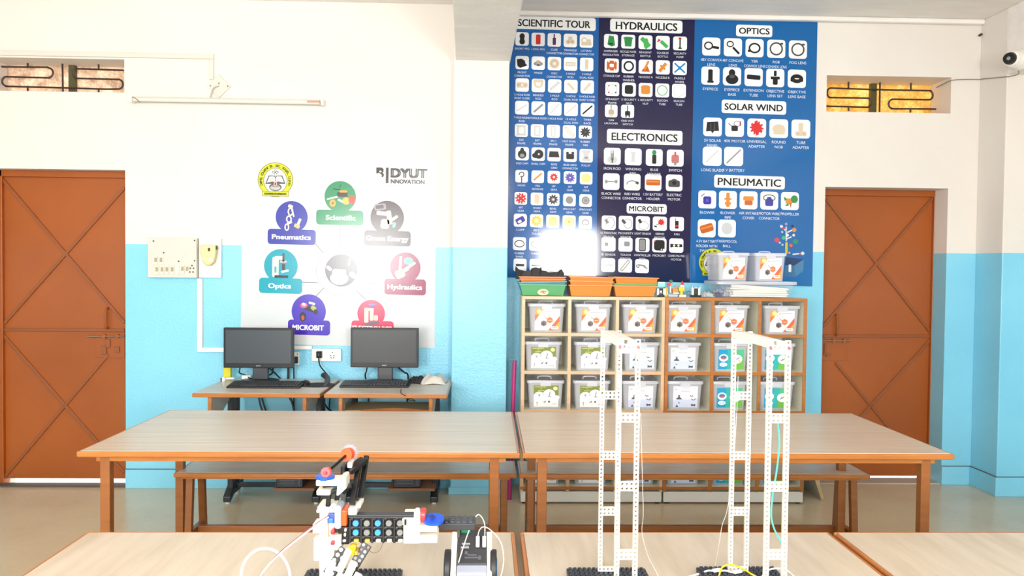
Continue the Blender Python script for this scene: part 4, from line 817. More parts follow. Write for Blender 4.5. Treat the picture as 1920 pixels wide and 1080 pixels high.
# small things on the desks
c = Zp(461, 713, DZ); MB().box((c.x-.03, c.y, DZ+.0004), (c.x+.03, c.y+.05, DZ+.032)).build('power_adapter', M('#f0eeea', .35), label='small white cube adapter in front of the left monitor stand', cat='adapter', bevel=.005)
c = Zp(419, 716, DZ); rt = T('charger', 'white and grey charger pieces at the left end of the left desk', 'charger', (c.x, c.y, DZ))
MB().box((c.x-.012, c.y, DZ+.0004), (c.x+.008, c.y+.035, DZ+.03)).build('body', M('#f3f1ee', .35), rt, bevel=.004); MB().bar((c.x+.008, c.y+.02, DZ+.02), (c.x+.06, c.y+.03, DZ+.02), .012, .012).build('plug_end', M('#f3f1ee', .35), rt, bevel=.003); MB().box((c.x-.022, c.y+.005, DZ+.0004), (c.x-.012, c.y+.04, DZ+.025)).build('clip', DKGREY, rt, bevel=.002)
a = W(420, 688, 5.46); b = W(434, 709, 5.46); MB().box((a.x, 5.44, DZ+.0004), (b.x, 5.475, a.z)).build('glue_box', M('#d8cb1c', .4), label='small yellow packet standing behind the left edge of the left monitor', cat='packet', bevel=.004)
# crumpled cloth
def rag(name, px0, px1, py0, py1, Y, mat, label, cat, seed, zfloor, depth=.16, hgt=.05):
    rnd = random.Random(seed); a = W(px0, py1, Y); b = W(px1, py1, Y); nx, ny = 16, 10; vs = []
    ph = [rnd.uniform(0, 6) for _ in range(6)]
    for j in range(ny+1):
        for i in range(nx+1):
            u, v = i/nx, j/ny; e = math.sin(math.pi*u)**.6*math.sin(math.pi*v)**.6
            z = zfloor+.002+min(1, e*1.5)*hgt*(.68+.12*math.sin(12*u+ph[0]+5*v)+.12*math.sin(13*v+ph[1]-7*u)+.16*rnd.uniform(-1, 1))
            x = a.x+(b.x-a.x)*u+.008*math.sin(7*v+ph[2]); y = Y+depth*v+.01*math.sin(8*u+ph[3]); vs.append((x, y, max(z, zfloor+.001)))
    fs = [(j*(nx+1)+i, j*(nx+1)+i+1, (j+1)*(nx+1)+i+1, (j+1)*(nx+1)+i) for j in range(ny) for i in range(nx)]
    mb = MB(); mb.add(vs, fs); o = mb.build(name, mat, label=label, cat=cat, smooth=True)
    sd = o.modifiers.new('thickness', 'SOLIDIFY'); sd.thickness = .002; sd.offset = 1
    ss = o.modifiers.new('smooth', 'SUBSURF'); ss.levels = 1; ss.render_levels = 1
    return o
rag('cloth', 788, 836, 700, 716, 5.24, M('#cdc8c0', .7), 'crumpled pale cloth at the right end of the right desk', 'cloth', 3, DZ, .18, .062)
rag('cloth', 765, 800, 704, 717, 5.27, M('#1d1e22', .7), 'crumpled black cloth beside the keyboard of the right desk', 'cloth', 5, DZ, .14, .05)

# ================================================================== SHELF UNITS
CY0, CY1, CZ = 5.20, 5.60, 1.364
COLS = [.222+i*.3132 for i in range(7)]
ROWZ = [.095, .345, .600, .855, 1.105, CZ]       # shelf undersides from the floor up
def shelf_unit(k, label, trim):
    x0, x1 = COLS[3*k]+(.002 if k else 0), COLS[3*k+3]-(.002 if not k else 0); rt = T('shelf_unit', label, 'shelf', ((x0+x1)/2, (CY0+CY1)/2, 0), 'open shelf units under the parts chart')
    t = .020; xs = [x0+(x1-x0)*i/3 for i in range(4)]
    for i, x in enumerate(xs):
        xa = x if i == 0 else (x-t if i == 3 else x-t/2)
        MB().box((xa, CY0+.008, .08), (xa+t, CY1, CZ-.012)).build('side_panel' if i in (0, 3) else 'partition', LAM_C, rt)
        MB().box((xa-.001, CY0, .08), (xa+t+.001, CY0+.009, CZ)).build('edge_strip', trim, rt, bevel=.002)
    for j, z in enumerate(ROWZ):
        zt = z if j < 5 else CZ-t
        MB().box((x0+.0005, CY0+.008, zt), (x1-.0005, CY1-.002, zt+t-.001)).build('top_panel' if j == 5 else 'shelf_board', LAM_C, rt)
        MB().box((x0, CY0-.001, zt-.001), (x1, CY0+.0085, zt+t)).build('edge_strip', trim if j != 0 else OR_TRIM, rt, bevel=.002)
    MB().box((x0+.005, CY1-.006, .09), (x1-.005, CY1, CZ-.01)).build('back_panel', LAM_C, rt)
    MB().box((x0+.004, CY0+.002, .012), (x1-.004, CY1-.02, .082)).build('plinth', M('#e6e1d8', .4), rt, bevel=.003)
    f = MB()
    for x in (x0+.03, x1-.03):
        for y in (CY0+.03, CY1-.06): f.cyl((x, y, 0), (x, y, .014), .015, n=10)
    f.build('feet', BLACK_P, rt)
    return rt
shelf_unit(0, 'left open shelf unit with edges painted pale as by glare and coloured trays on top', GLARE_TRIM)
shelf_unit(1, 'right open shelf unit with orange-brown edges and a wide clear tub on top', OR_TRIM)

# ---- storage tubs
def tub_proto(w, d, h, hand=True, plastic=None):
    rt = T('storage_tub', 'x', 'storage tub', (0, 0, 0))
    wb, db = w*.84, d*.88; n = 3
    def rr(wx, dy, z, r=.02):
        P = []
        for sx, sy, a0 in ((1, 1, 0), (-1, 1, 90), (-1, -1, 180), (1, -1, 270)):
            for q in range(n+1):
                a = R(a0+90*q/n); P.append(Vector((sx*(wx/2-r)+r*math.cos(a), sy*(dy/2-r)+r*math.sin(a), z)))
        return P
    mb = MB(); zt = h-.02
    mb.loft([rr(wb, db, .0008), rr(w*.93, d*.95, zt)], caps=(True, False)); mb.build('body', plastic or TUB, rt, smooth=True)
    mb = MB(); mb.loft([rr(w*.955, d*.965, zt-.012), rr(w*.99, d, zt-.01), rr(w, d, zt+.004), rr(w*.985, d*.99, zt+.010), rr(w*.90, d*.92, zt+.010), rr(w*.88, d*.90, zt+.003)]); mb.build('lid', TUBLID, rt, smooth=True)
    if hand:
        h_ = MB(); h_.tube([(-.045, -d*.1, zt+.004), (-.04, -d*.1, zt+.018), (0, -d*.1, zt+.021), (.04, -d*.1, zt+.018), (.045, -d*.1, zt+.004)], .0045, 6, sub=4); h_.build('handle', TUBLID, rt, smooth=True)
        l_ = MB(); l_.box((-.035, -d/2-.004, zt-.028), (.035, -d/2+.004, zt+.004)); l_.build('latch', TUBLID, rt, bevel=.003)
    return rt
# printed label sheets; u right, v down, unit square
def lab_fn(w, h, cx, y, z0, sl):       # sheet leaning with the tub's front
    return lambda u, v, z: Vector((cx+(u-.5)*w, y-.0012-.0004*z-sl*(1-v)*h, z0+(1-v)*h))
li = lambda c: M(c, .35, key=('label', c))
def lab_orange(p):
    p.poly([(0, 0), (1, 0), (1, 1), (0, 1)], li('#f4efec'), 0)
    p.poly([(0, 0), (.36, 0), (0, .56)], li('#eda552'), 1); p.poly([(0, .28), (.18, .28), (0, .58)], li('#e8793c'), 2)
    p.ell(.17, .13, .10, .11, li('#f2dc78'), 3, 18); p.ell(.17, .13, .06, .07, li('#f6e9a8'), 4, 14)
    p.poly([(1, .33), (1, .62), (.72, 1), (.54, 1)], li('#e2683c'), 1); p.poly([(1, .58), (1, 1), (.70, 1)], li('#eda552'), 2)
    p.rrect(.80, .88, .30, .13, .03, li('#f6f2f0'), 3); p.line(.71, .88, .89, .88, .025, li('#c85a4a'), 4)
    for q in range(11): p.line(.36+.05*q, .145, .40+.05*q, .145, .03, li('#a9a3a6'), 1)
    hx = lambda cx, cy, r: [(cx+r*math.cos(R(30+60*i)), cy+r*math.sin(R(30+60*i))*1.1) for i in range(6)]
    p.ann(.40, .32, .13, .15, .012, li('#9a9296'), 1); p.line(.36, .34, .48, .46, .02, li('#8a7a74'), 2)
    p.poly(hx(.36, .68, .13), li('#7a6864'), 2); p.poly(hx(.34, .70, .06), li('#4e4644'), 3); p.poly(hx(.60, .53, .14), li('#e08a5c'), 2); p.poly(hx(.60, .53, .10), li('#d8744a'), 3); p.line(.53, .53, .67, .53, .03, li('#f0c8a8'), 4)
def lab_green(p):
    p.poly([(0, 0), (1, 0), (1, 1), (0, 1)], li('#f2f2f0'), 0); p.poly([(0, 0), (1, 0), (1, .5), (0, .42)], li('#7f8a38'), 1)
    for q in range(9): p.line(.05+.05*q, .07, .09+.05*q, .07, .035, li('#d6d88a'), 2)
    p.line(.26, .15, .32, .15, .025, li('#d6d88a'), 2)
    for q in range(5): p.line(.17+.05*q, .235, .21+.05*q, .235, .03, li('#d6d88a'), 2)
    p.ell(.87, .14, .09, .09, li('#e6e69a'), 2, 18)
    p.ell(.22, .46, .20, .17, li('#f2f2f0'), 2); p.ell(.62, .42, .25, .24, li('#f2f2f0'), 2); p.rrect(.5, .74, 1, .52, .02, li('#f2f2f0'), 3); p.ell(.92, .56, .12, .10, li('#f2f2f0'), 2)
    g = li('#9b9ca8'); k = li('#6b6c74')
    p.ell(.22, .46, .04, .05, g, 4); p.line(.18, .62, .25, .52, .02, li('#c8c8d2'), 4); p.line(.62, .34, .68, .28, .03, g, 4); p.line(.66, .34, .62, .50, .03, k, 4); p.line(.58, .52, .70, .53, .03, k, 5)
    p.poly([(.36, .72), (.42, .82), (.50, .76), (.47, .70), (.42, .78)], k, 4); p.ell(.62, .76, .045, .05, k, 4); p.line(.14, .80, .14, .96, .025, g, 4); p.ell(.14, .80, .03, .03, g, 5)
    p.line(.74, .87, .94, .87, .03, li('#e2a090'), 4)
def lab_white(p):
    p.poly([(0, 0), (1, 0), (1, 1), (0, 1)], li('#eff0f3'), 0); p.poly([(0, .66), (.3, .60), (.6, .63), (1, .56), (1, 1), (0, 1)], li('#d3dbf0'), 1)
    p.ell(.10, .15, .06, .06, li('#d9d9c8'), 2, 14); p.ann(.10, .15, .06, .06, .012, li('#c2c2b0'), 3, 14)
    for q in range(6): p.line(.36+.05*q, .09, .40+.05*q, .09, .02, li('#b4b4bc'), 2)
    for q in range(7): p.line(.32+.05*q, .23, .36+.05*q, .23, .025, li('#a0a0aa'), 2)
    p.line(.80, .11, .93, .10, .02, li('#cfcfd2'), 2)
    k = li('#55565c'); p.poly([(.12, .62), (.36, .62), (.32, .54), (.28, .54), (.28, .42), (.20, .42), (.20, .54), (.15, .54)], k, 2); p.poly([(.20, .48), (.28, .48), (.28, .45), (.20, .45)], li('#9a9aa0'), 3)
    p.line(.68, .42, .76, .50, .03, k, 2); p.line(.74, .60, .84, .66, .03, k, 2); p.line(.84, .66, .92, .58, .03, k, 2); p.poly([(.72, .46), (.80, .42), (.82, .50)], li('#8a8a94'), 3)
    p.poly([(.10, .98), (.16, .86), (.22, .98)], k, 2); p.ell(.24, .78, .04, .035, li('#8a94b4'), 2); p.poly([(.74, .82), (.82, .86), (.92, .84), (.90, .96), (.84, .92), (.74, .95)], k, 2)
def lab_cyan(p):
    p.poly([(0, 0), (.40, 0), (.36, 1), (0, 1)], li('#1f9ed0'), 0); p.poly([(.36, 0), (.70, 0), (.62, 1), (.33, 1)], li('#39b6b0'), 1); p.poly([(.62, 0), (1, 0), (1, 1), (.52, 1)], li('#56c08c'), 2); p.poly([(.55, .70), (1, .40), (1, 1), (.5, 1)], li('#74bc4e'), 3)
    p.ell(.20, .42, .18, .19, li('#e8f2f6'), 3, 22); p.ell(.20, .40, .12, .10, li('#5a7aa0'), 4, 18); p.ell(.22, .44, .07, .05, li('#c06a5a'), 5)
    p.ell(.20, .76, .15, .11, li('#eef6f8'), 3, 22); p.ann(.20, .76, .09, .06, .02, li('#8ac4e0'), 4)
    p.ell(.72, .48, .22, .23, li('#eef4f0'), 4, 24); p.line(.62, .56, .82, .40, .035, li('#6a7478'), 5); p.line(.66, .44, .72, .54, .03, li('#8a9498'), 6); p.ell(.82, .58, .025, .025, li('#9aa4a8'), 6)
PALE_C = M('#d8d6d4', .5)
def contents(name, cx, cy, z0, w, d, h, cols, seed, label):
    rnd = random.Random(seed); mb = MB()
    for i in range(46):
        x = rnd.uniform(-w/2+.02, w/2-.02); y = rnd.uniform(-d/2+.02, d/2-.02); z = z0+.012+rnd.random()**1.5*h; s = rnd.uniform(.012, .03)
        mb.cbox((cx+x, cy+y, z+.004), (s*rnd.uniform(.8, 2), s, s*.5), i % len(cols), Matrix.Rotation(rnd.uniform(0, 3), 3, 'Z') @ Matrix.Rotation(rnd.uniform(-.25, .25), 3, 'X'))
    mb.build(name, [M(c, .45) for c in cols], label=label, cat='kit parts', kind='stuff')
TW, TD, TH = .250, .34, .200
ordn = ['first', 'second', 'third', 'fourth', 'fifth', 'sixth']
LABS = {'o': ('orange and white', lab_orange), 'g': ('olive green and white', lab_green), 'w': ('white with grey drawings', lab_white), 'c': ('cyan and green', lab_cyan)}
PROTO = {}
def lab_proto(kind):
    rt = tub_proto(TW, TD, TH); wl, hl = (.163, .142) if kind != 'c' else (.170, .132)
    yb = -TD*.88/2; sl = (TD*.95/2-TD*.88/2)/(TH-.02)
    p = Print(lab_fn(wl, hl, .004, yb-sl*.014, .014, sl), 0); LABS[kind][1](p); p.build('paper_label', rt); return rt
for k in 'ogwc': PROTO[k] = lab_proto(k)
SIT = {4: ('top', 'oooooo', [.018, .012, .01, -.022, -.014, .012]), 3: ('second', 'ggwwcc', [-.004, .012, .02, -.02, -.012, -.014]), 2: ('third', 'ggwwcc', [.016, .008, .016, .0, -.018, -.014]), 0: ('bottom', 'ggwwcc', [.006, .006, .01, -.004, -.014, -.012])}
used = set()
for row, (rn, kinds, offs) in SIT.items():
    for c in range(6):
        cx = (COLS[c]+COLS[c+1])/2-.01+offs[c]*1.0; z0 = ROWZ[row]+.0195; k = kinds[c]
        lb = 'clear tub with %s label, %s shelf row, %s column from the left' % ({'o': 'orange-striped', 'g': 'olive green', 'w': 'white', 'c': 'cyan-green'}[k], rn, ordn[c])
        src = PROTO[k]
        loc = (cx, 5.225+TD/2, z0)
        if k not in used:
            used.add(k); src.location = loc; src['label'] = lb; src['group'] = 'labelled storage tubs in the shelf units'; ORG[src.name] = Vector(loc)
        else:
            r_ = dup(src, loc, lb); r_['group'] = 'labelled storage tubs in the shelf units'
        if row != 0 or c in (3, 4):
            cl = {('o'): ['#eeeaf0', '#d8d6de'], 'g': ['#f0ece4', '#d8d6d8', '#dcb888'], 'w': ['#dcdcf0', '#c0c0dc'], 'c': ['#2fae90', '#4cc8a0', '#c8e8dc']}[k]
            if (row, c) == (3, 3): cl = ['#f0924a', '#4a6ae0', '#3ac0a0', '#f0a860', '#f0a860']
            if (row, c) == (2, 3): cl = ['#3a4af0', '#5a6af8', '#c8c8f0']
            if (row, c) == (3, 5): cl = ['#e89a6a', '#4a8ad0', '#4ab090', '#d8d8d4']
            contents('loose_kit_parts', cx, 5.225+TD/2, z0, TW*.74, TD*.76, TH*(.62 if k == 'c' or (row, c) in ((3, 3), (2, 3)) else .42), cl, row*7+c, 'kit parts inside the tub of the %s shelf row, %s column' % (rn, ordn[c]))

# ---- tubs on top of the right unit
zt = CZ
wide = tub_proto(.545, .33, .118, False, TUBC); wide['label'] = 'wide low clear tub full of white rods on top of the right shelf unit'; wide.name = 'rod_tub'
a = W(1417, 553, 5.24); WX = a.x+.005; wide.location = (WX, 5.225+.165, zt+.0005)
rod_lengths = [(-.17, .25)]*14
rr_ = random.Random(4); ix = 0
for layer in range(7):
    for j in range(4 if layer < 5 else 2):
        zz = zt+.008+layer*.0122; y = 5.256+j*.055+rr_.uniform(-.004, .004); tilt = [0, 0, 0, .004, -.010, -.016, -.026][layer]
        x0, x1 = WX-.16+rr_.uniform(-.012, .012), WX+.215+rr_.uniform(-.02, .005)
        mb = MB(); mb.bar((x0, y, zz+.004-max(tilt, 0)), (x1, y+rr_.uniform(-.006, .006), zz+.004+min(tilt, 0)), .011, .0105)
        o = mb.build('plastic_rod', WHITE_K, label='white plastic rod lying in the wide low tub on the right shelf unit', cat='rod', group='white rods in the wide tub', bevel=.001)
contents('loose_kit_parts', WX-.20, 5.39, zt, .09, .24, .03, ['#4a5a9a', '#8a90b8', '#d8d0c0'], 99, 'blue and grey kit parts at the left end of the wide low tub')
for i, (px, lb) in enumerate(((1379, 'clear tub with orange-striped label standing on the wide tub, left of two'), (1448, 'clear tub with orange-striped label standing on the wide tub, right of two'))):
    c = W(px-3, 520, 5.245); r_ = dup(PROTO['o'], (c.x-.002, 5.225+TD/2+.005, zt+.1115), lb); r_['group'] = 'orange-labelled tubs on the wide tub'
    r_.scale = (.88, .95, .98)
# ---- trays stacked on the left unit
def tray(px0, px1, pyrim, pyb, colr, label, Y=5.235, zb=None, zr=None, dep=.27, tilt=0):
    a, b = W(px0, pyrim, Y), W(px1, pyrim, Y); w = b.x-a.x; cx = (a.x+b.x)/2; cy = Y+dep/2
    rt = T('stacking_tray', label, 'tray', (cx, cy, zb), 'plastic trays stacked on the left shelf unit'); m_ = M(colr, .35); h = zr-zb
    def rc(s, e, z): return [Vector((cx+sx*w/2*s, cy+sy*(dep/2)*s, z+tilt*sx*w/2)) for sx, sy in ((-1, -1), (1, -1), (1, 1), (-1, 1))]
    mb = MB(); mb.loft([rc(.86, 0, zb+.0006), rc(.955, 0, zr-.004), rc(.93, 0, zr-.004), rc(.835, 0, zb+.004)], caps=(True, True)); mb.build('body', m_, rt, bevel=.003)
    rm = MB(); rm.loft([rc(.94, 0, zr-.005), rc(1, 0, zr-.006), rc(1, 0, zr), rc(.935, 0, zr+.0005)], caps=(False, False)); rm.add([v for l in (rc(.935, 0, zr+.0005), rc(.93, 0, zr-.004)) for v in l], [(0, 1, 5, 4), (1, 2, 6, 5), (2, 3, 7, 6), (3, 0, 4, 7)]); rm.build('rim', m_, rt)
    return rt
z0 = CZ+.0005; ORA = '#d98836'
g = tray(974, 1063, 532, 552, '#5aa56c', 'green tray with an oval sticker at the bottom of the left tray stack', zb=z0, zr=z0+.075)
lp = Print(lambda u, v, z: Vector((g.location.x+u, 5.235+.0075-.0006-.0004*z-.08*v*0, z0+.024-v)), 0); lp.ell(0.0, 0, .037, .021, M('#dccfae', .5), 1, 24); lp.poly([(-.024, .004), (-.004, -.012), (.02, -.006), (.016, .002), (.006, .0), (.012, .012), (.004, .010), (-.004, .0)], M('#a86a4a', .5), 2); lp.ell(.012, -.004, .01, .005, M('#c88a5a', .5), 3, 12)
st_ = lp.build('sticker', g)
tray(972, 1063, 524, 552, '#4f8f9c', 'teal-blue tray tilted in the middle of the left tray stack', zb=z0+.030, zr=z0+.093, tilt=.035)
tray(974, 1061, 518, 552, '#d17b3a', 'lower of the two orange trays in the left tray stack', zb=z0+.056, zr=z0+.112)
tray(973, 1062, 514, 552, '#d17b3a', 'uppermost orange tray of the left stack, heaped with black scraps', zb=z0+.072, zr=z0+.126)
tray(1066, 1150, 533, 553, ORA, 'orange tray at the bottom of the middle tray stack', zb=z0, zr=z0+.075)
tray(1067, 1152, 524, 553, ORA, 'middle orange tray of the middle tray stack', zb=z0+.034, zr=z0+.101, tilt=-.02)
tray(1067, 1153, 516, 553, ORA, 'uppermost orange tray of the middle tray stack', zb=z0+.060, zr=z0+.128, tilt=-.025)
tray(1150, 1233, 534, 554, ORA, 'orange tray at the bottom of the right tray stack', zb=z0, zr=z0+.073)
tray(1150, 1234, 530, 554, '#7d9a4c', 'green tray between two orange ones in the right tray stack', zb=z0+.016, zr=z0+.086)
tray(1152, 1236, 518, 554, ORA, 'uppermost orange tray of the right tray stack', zb=z0+.068, zr=z0+.127, tilt=-.012)
# black scraps in the top left tray
mb = MB(); rnd = random.Random(2)
out = [(967, 499), (973, 505), (984, 508), (996, 507), (998, 503), (1005, 501), (1012, 503), (1015, 500), (1016, 507), (1024, 508), (1029, 511), (1046, 509), (1053, 504), (1058, 513)]
P = [W(x, y, 5.27) for x, y in out]; zr = z0+.121
front = [Vector((p.x, 5.27+rnd.uniform(-.012, .012), p.z)) for p in P]; back = [Vector((p.x+rnd.uniform(-.01, .01), 5.42+rnd.uniform(-.02, .02), p.z-rnd.uniform(0, .02))) for p in P]
n = len(P); vs = front+back+[Vector((p.x*.96+.04*P[6].x, 5.26, zr-.012)) for p in P]+[Vector((p.x*.96+.04*P[6].x, 5.45, zr-.012)) for p in P]
fs = []
for i in range(n-1): fs += [(i, i+1, n+i+1, n+i), (2*n+i, 2*n+i+1, i+1, i), (n+i, n+i+1, 3*n+i+1, 3*n+i)]
mb.add(vs, fs); o = mb.build('black_scraps', M('#1c1c1e', .6), label='heap of black plastic scraps in the uppermost left tray', cat='scraps'); o['kind'] = 'stuff'
o.modifiers.new('thickness', 'SOLIDIFY').thickness = .003

# ---- small kit models between the trays and the wide tub
def kit(name, px, label, parts, Y=5.26, cat='kit model'):
    b = W(px, 553, Y); rt = T(name, label, cat, (b.x, Y, CZ), 'small kit models on the right shelf unit')
    s = Y/1500
    for (nm, m_, sh, x, y, w, h, *e) in parts:       # x,y: pixels right of / above the base
        mb = MB(); dy = e[0] if e else 0; d = e[1] if len(e) > 1 else .03
        c = (b.x+x*s, Y+dy, CZ+.0006+(y+h/2)*s)
        if sh == 'b': mb.cbox(c, (w*s, d, h*s)); mb.build(nm, m_, rt, bevel=.0015)
        elif sh == 'w': mb.cyl((c[0], Y+dy-d/2, c[2]), (c[0], Y+dy+d/2, c[2]), h*s/2, n=18); mb.build(nm, m_, rt, smooth=True)
        elif sh == 'c': mb.cyl((c[0], Y+dy, c[2]-h*s/2), (c[0], Y+dy, c[2]+h*s/2), w*s/2, w*s/2*.15, n=14); mb.build(nm, m_, rt, smooth=True)
        elif sh == 's': mb.sphere(c, h*s/2); mb.build(nm, m_, rt, smooth=True)
    return rt
CYN = M('#8fe0e0', .35)
kit('robot_model', 1239, 'small white robot model with a pale cyan head, right of the tray stacks', [('base', BLACK_K, 'b', 0, 0, 12, 5), ('leg', WHITE_K, 'b', -6, 3, 4, 13), ('leg', WHITE_K, 'b', 6, 3, 5, 13), ('body', BLACK_K, 'b', 0, 8, 7, 8), ('chest', WHITE_K, 'b', -1, 8, 4, 4, -.016, .008), ('head', CYN, 'b', 0, 19, 14, 6), ('brow', M('#bff4f2', .35), 'b', 0, 25, 13, 3)])
kit('block_stack', 1248, 'upright yellow kit block beside the small cyan-headed robot', [('block', YELLOW_K, 'b', 0, 0, 6, 15), ('cap', M('#d8a820', .35), 'b', 0, 15, 5, 3), ('stud', WHITE_K, 'b', 2, 3, 2, 6, -.016, .006)], Y=5.30)
kit('vehicle_model', 1262, 'low kit model with a red wheel, a green wheel and orange blocks', [('base', GREY_K, 'b', -1, 0, 18, 5), ('bracket', WHITE_K, 'b', 5, 6, 12, 2), ('block', M('#e88a1c', .35), 'b', 3, 8, 10, 8), ('arm', OFFWHITE, 'b', -6, 8, 3, 12), ('wheel', RED_K, 'w', -8, 20, 7, 7, 0, .012), ('wheel', M('#1f6a4a', .35), 'w', -3, 26, 6, 6, .02, .012), ('cap', M('#c8a088', .4), 's', 5, 18, 6, 5)], Y=5.29)
kit('figure_model', 1277, 'yellow kit figure with a red pointed cap', [('base', WHITE_K, 'b', 2, 0, 13, 4), ('leg', YELLOW_K, 'b', 0, 4, 5, 8), ('body', YELLOW_K, 'b', 0, 11, 11, 8), ('neck', OFFWHITE, 'b', 1, 19, 7, 4), ('cap', RED_K, 'c', 2, 22, 8, 8)], Y=5.29)
kit('stand_model', 1304, 'white arch-shaped kit stand with a dark core on a black base', [('base', BLACK_K, 'b', 0, 0, 20, 4), ('side', WHITE_K, 'b', -6, 4, 4, 15), ('side', WHITE_K, 'b', 6, 4, 4, 15), ('core', DKGREY, 'b', 0, 4, 7, 13), ('crossbar', M('#b8bcc0', .4), 'b', 0, 16, 12, 3), ('knob', M('#7ab0e8', .35), 's', 5, 19, 4, 4)])
rag('plastic_wrap', 1317, 1338, 541, 553, 5.255, plastic_clear('clear_wrap', '#dfe4e2', .5), 'crumpled clear plastic wrap left of the wide low tub', 'plastic wrap', 8, CZ, .09, .042)
cord([Zp(1284, 549, CZ+.004), W(1292, 546, 5.3), Zp(1300, 551, CZ+.004), Zp(1313, 552, CZ+.004)], .002, 'thin blue wire on the shelf top beside the white arch-shaped stand', M('#4a6ac0', .4))

# ---- things standing beside the shelf units
a = W(965, 676, 5.36); mb = MB(); mb.cyl((.155, 5.30, .0), (a.x, 5.36, a.z), .014, n=14); mb.build('rolled_chart', M('#a81f6a', .4), label='thin magenta roll leaning between the pillar and the left shelf unit', cat='roll', smooth=True)
rt = T('board', 'grey laminate board leaning against the right end of the shelf units', 'board', (2.2, 5.35, 0))
P = [Zp(1540, 936, 0), Vector((2.255, 5.66, 0)), Vector((2.115, 5.66, .62)), Vector((2.115, 5.33, .62))]
P = [Vector((2.262, 5.30, .0005)), Vector((2.262, 5.64, .0005)), Vector((2.118, 5.64, .42)), Vector((2.118, 5.30, .42))]
MB().prism(P, (.02, 0, .008)).build('panel', LAM_G, rt); MB().prism([P[0]+Vector((0, -.004, 0)), P[0], P[3], P[3]+Vector((0, -.004, 0))], (.021, 0, .008)).build('edge_strip', M('#c8a878', .4), rt)

# ================================================================== CCTV CAMERA
c = Xp(1916, 112, 3.524); cc = T('security_camera', 'white dome security camera on the beam at the upper right', 'security camera', (3.524, c.y, c.z))
MB().cyl((3.523, c.y, c.z), (3.495, c.y, c.z), .070, n=28).build('mount', M('#efebe2', .35), cc, smooth=True)
MB().cyl((3.497, c.y, c.z), (3.455, c.y-.012, c.z), .064, .058, n=28).build('collar', M('#ece8df', .35), cc, smooth=True)
MB().sphere((3.445, c.y-.02, c.z), .055, 24, 16).build('ball', M('#f2efe8', .3), cc, smooth=True)
d = Vector((-.80, -.58, -.12)).normalized(); b = Vector((3.445, c.y-.02, c.z))
MB().cyl(b+d*.034, b+d*.056, .042, .036, n=24).build('lens_cover', M('#0d0d10', .12), cc, smooth=True)
MB().cyl(b+d*.054, b+d*.0575, .012, n=14).build('lens', M('#8a8f98', .15), cc, smooth=True)
cord([(3.50, c.y, c.z-.055), (3.518, c.y+.05, c.z-.09), Xp(1843, 148, 3.517), W(1840, 149, YR-.006), W(1806, 149, YR-.006), W(1783, 151, YR-.004), W(1770, 157, YR+.06), W(1756, 164, YR+.17)], .0035, 'thin grey wire from the security camera to the right ventilator', M('#8a8278', .5))
mb = MB(); p = W(1842, 67, YR); mb.bar((p.x-.03, YR-.01, p.z-.004), (3.51, YR-.03, p.z+.004), .016, .01); mb.build('wall_hook', M('#4a3a2e', .5, .3), label='small rusty metal peg high in the corner above the right ventilator', cat='hook')

# ================================================================== WHITE FRAME TOWERS
PIT = .0104
ZT = .75
def base_plate(x0, x1, y0, y1, label, nm='base_plate', root=None, z=ZT):
    mb = MB(); mb.box((x0, y0, z+.0006), (x1, y1, z+.013)); nx = int((x1-x0)/.0125); ny = int((y1-y0)/.0105)
    o1 = mb.build('plate' if root else nm, M('#23252a', .4, spec=.4), root, bevel=.0015, **({} if root else dict(label=label, cat='base plate')))
    st = MB()
    for j in range(ny):
        for i in range(nx):
            x = x0+.006+(x1-x0-.008)*(i+.25+(.25 if j % 2 else 0))/nx; y = y0+(y1-y0)*(j+.5)/ny
            st.box((x-.0042, y-.002, z+.012), (x+.0042, y+.002, z+.0168))
    st.build('studs', M('#363a42', .4), o1 if not root else root)
    return o1
def tower(name, label, xf, yf, xr, yr, bp, bplabel):
    z0 = ZT+.0165; rt = T(name, label, 'frame tower', ((xf+xr)/2, (yf+yr)/2, ZT), 'white perforated frame towers on the foreground table')
    n = 60
    for x, y, nm, rungs in ((xf, yf, 'front_frame', (57, 42, 27, 12)), (xr, yr, 'rear_frame', (57, 43, 28, 14, 0))):
        cells = [(i, k) for i in (0, 4) for k in range(n)]
        for r_ in rungs: cells += [(i, k) for i in (1, 2, 3) for k in ((r_, r_+1) if r_ else (0,))]
        mb = MB(); mb.perf((x+PIT*.5, y, z0+PIT*.5), (1, 0, 0), (0, 0, 1), cells, PIT, .0105, .34); f = mb.build(nm, WHITE_K, rt)
        cp = MB(); cp.box((x-.0006, y-.0065, z0+57*PIT), (x+5*PIT+.0006, y+.0065, z0+58.2*PIT)); 
        cp.build('top_cap', WHITE_K, f, bevel=.001)
        if nm == 'front_frame':
            pg = MB()
            for i in (0, 4): pg.cyl((x+PIT*(i+.5), y-.0085, z0+PIT*58.3), (x+PIT*(i+.5), y-.005, z0+PIT*58.3), .0036, n=12)
            cp.k = 0; pg.build('red_peg', RED_K, f, label='red pegs at the top corners')
    zt_ = z0+59.1*PIT
    for q in (0, 1):
        MB().bar((xr+PIT*(.8+q*2.4), yr-.004, zt_), (xf+PIT*(.8+q*2.4), yf+.004, zt_), PIT*1.6, PIT*1.5).build('top_beam', WHITE_K, rt, bevel=.001)
    MB().bar((xr+PIT*2, yr-.01, zt_+PIT*.82), (xf+PIT*2, yf+.01, zt_+PIT*.82), PIT*2.2, .003).build('top_plate', WHITE_K, rt, bevel=.0008)
    return rt
base_plate(.212, .419, 1.74, 2.072, 'dark studded base plate under the left white tower')
base_plate(.556, .765, 1.74, 2.078, 'dark studded base plate under the right white tower')
tower('frame_tower', 'tall white perforated frame tower on the left, in front of the shelf units', .292, 1.79, .291, 2.045, None, None)
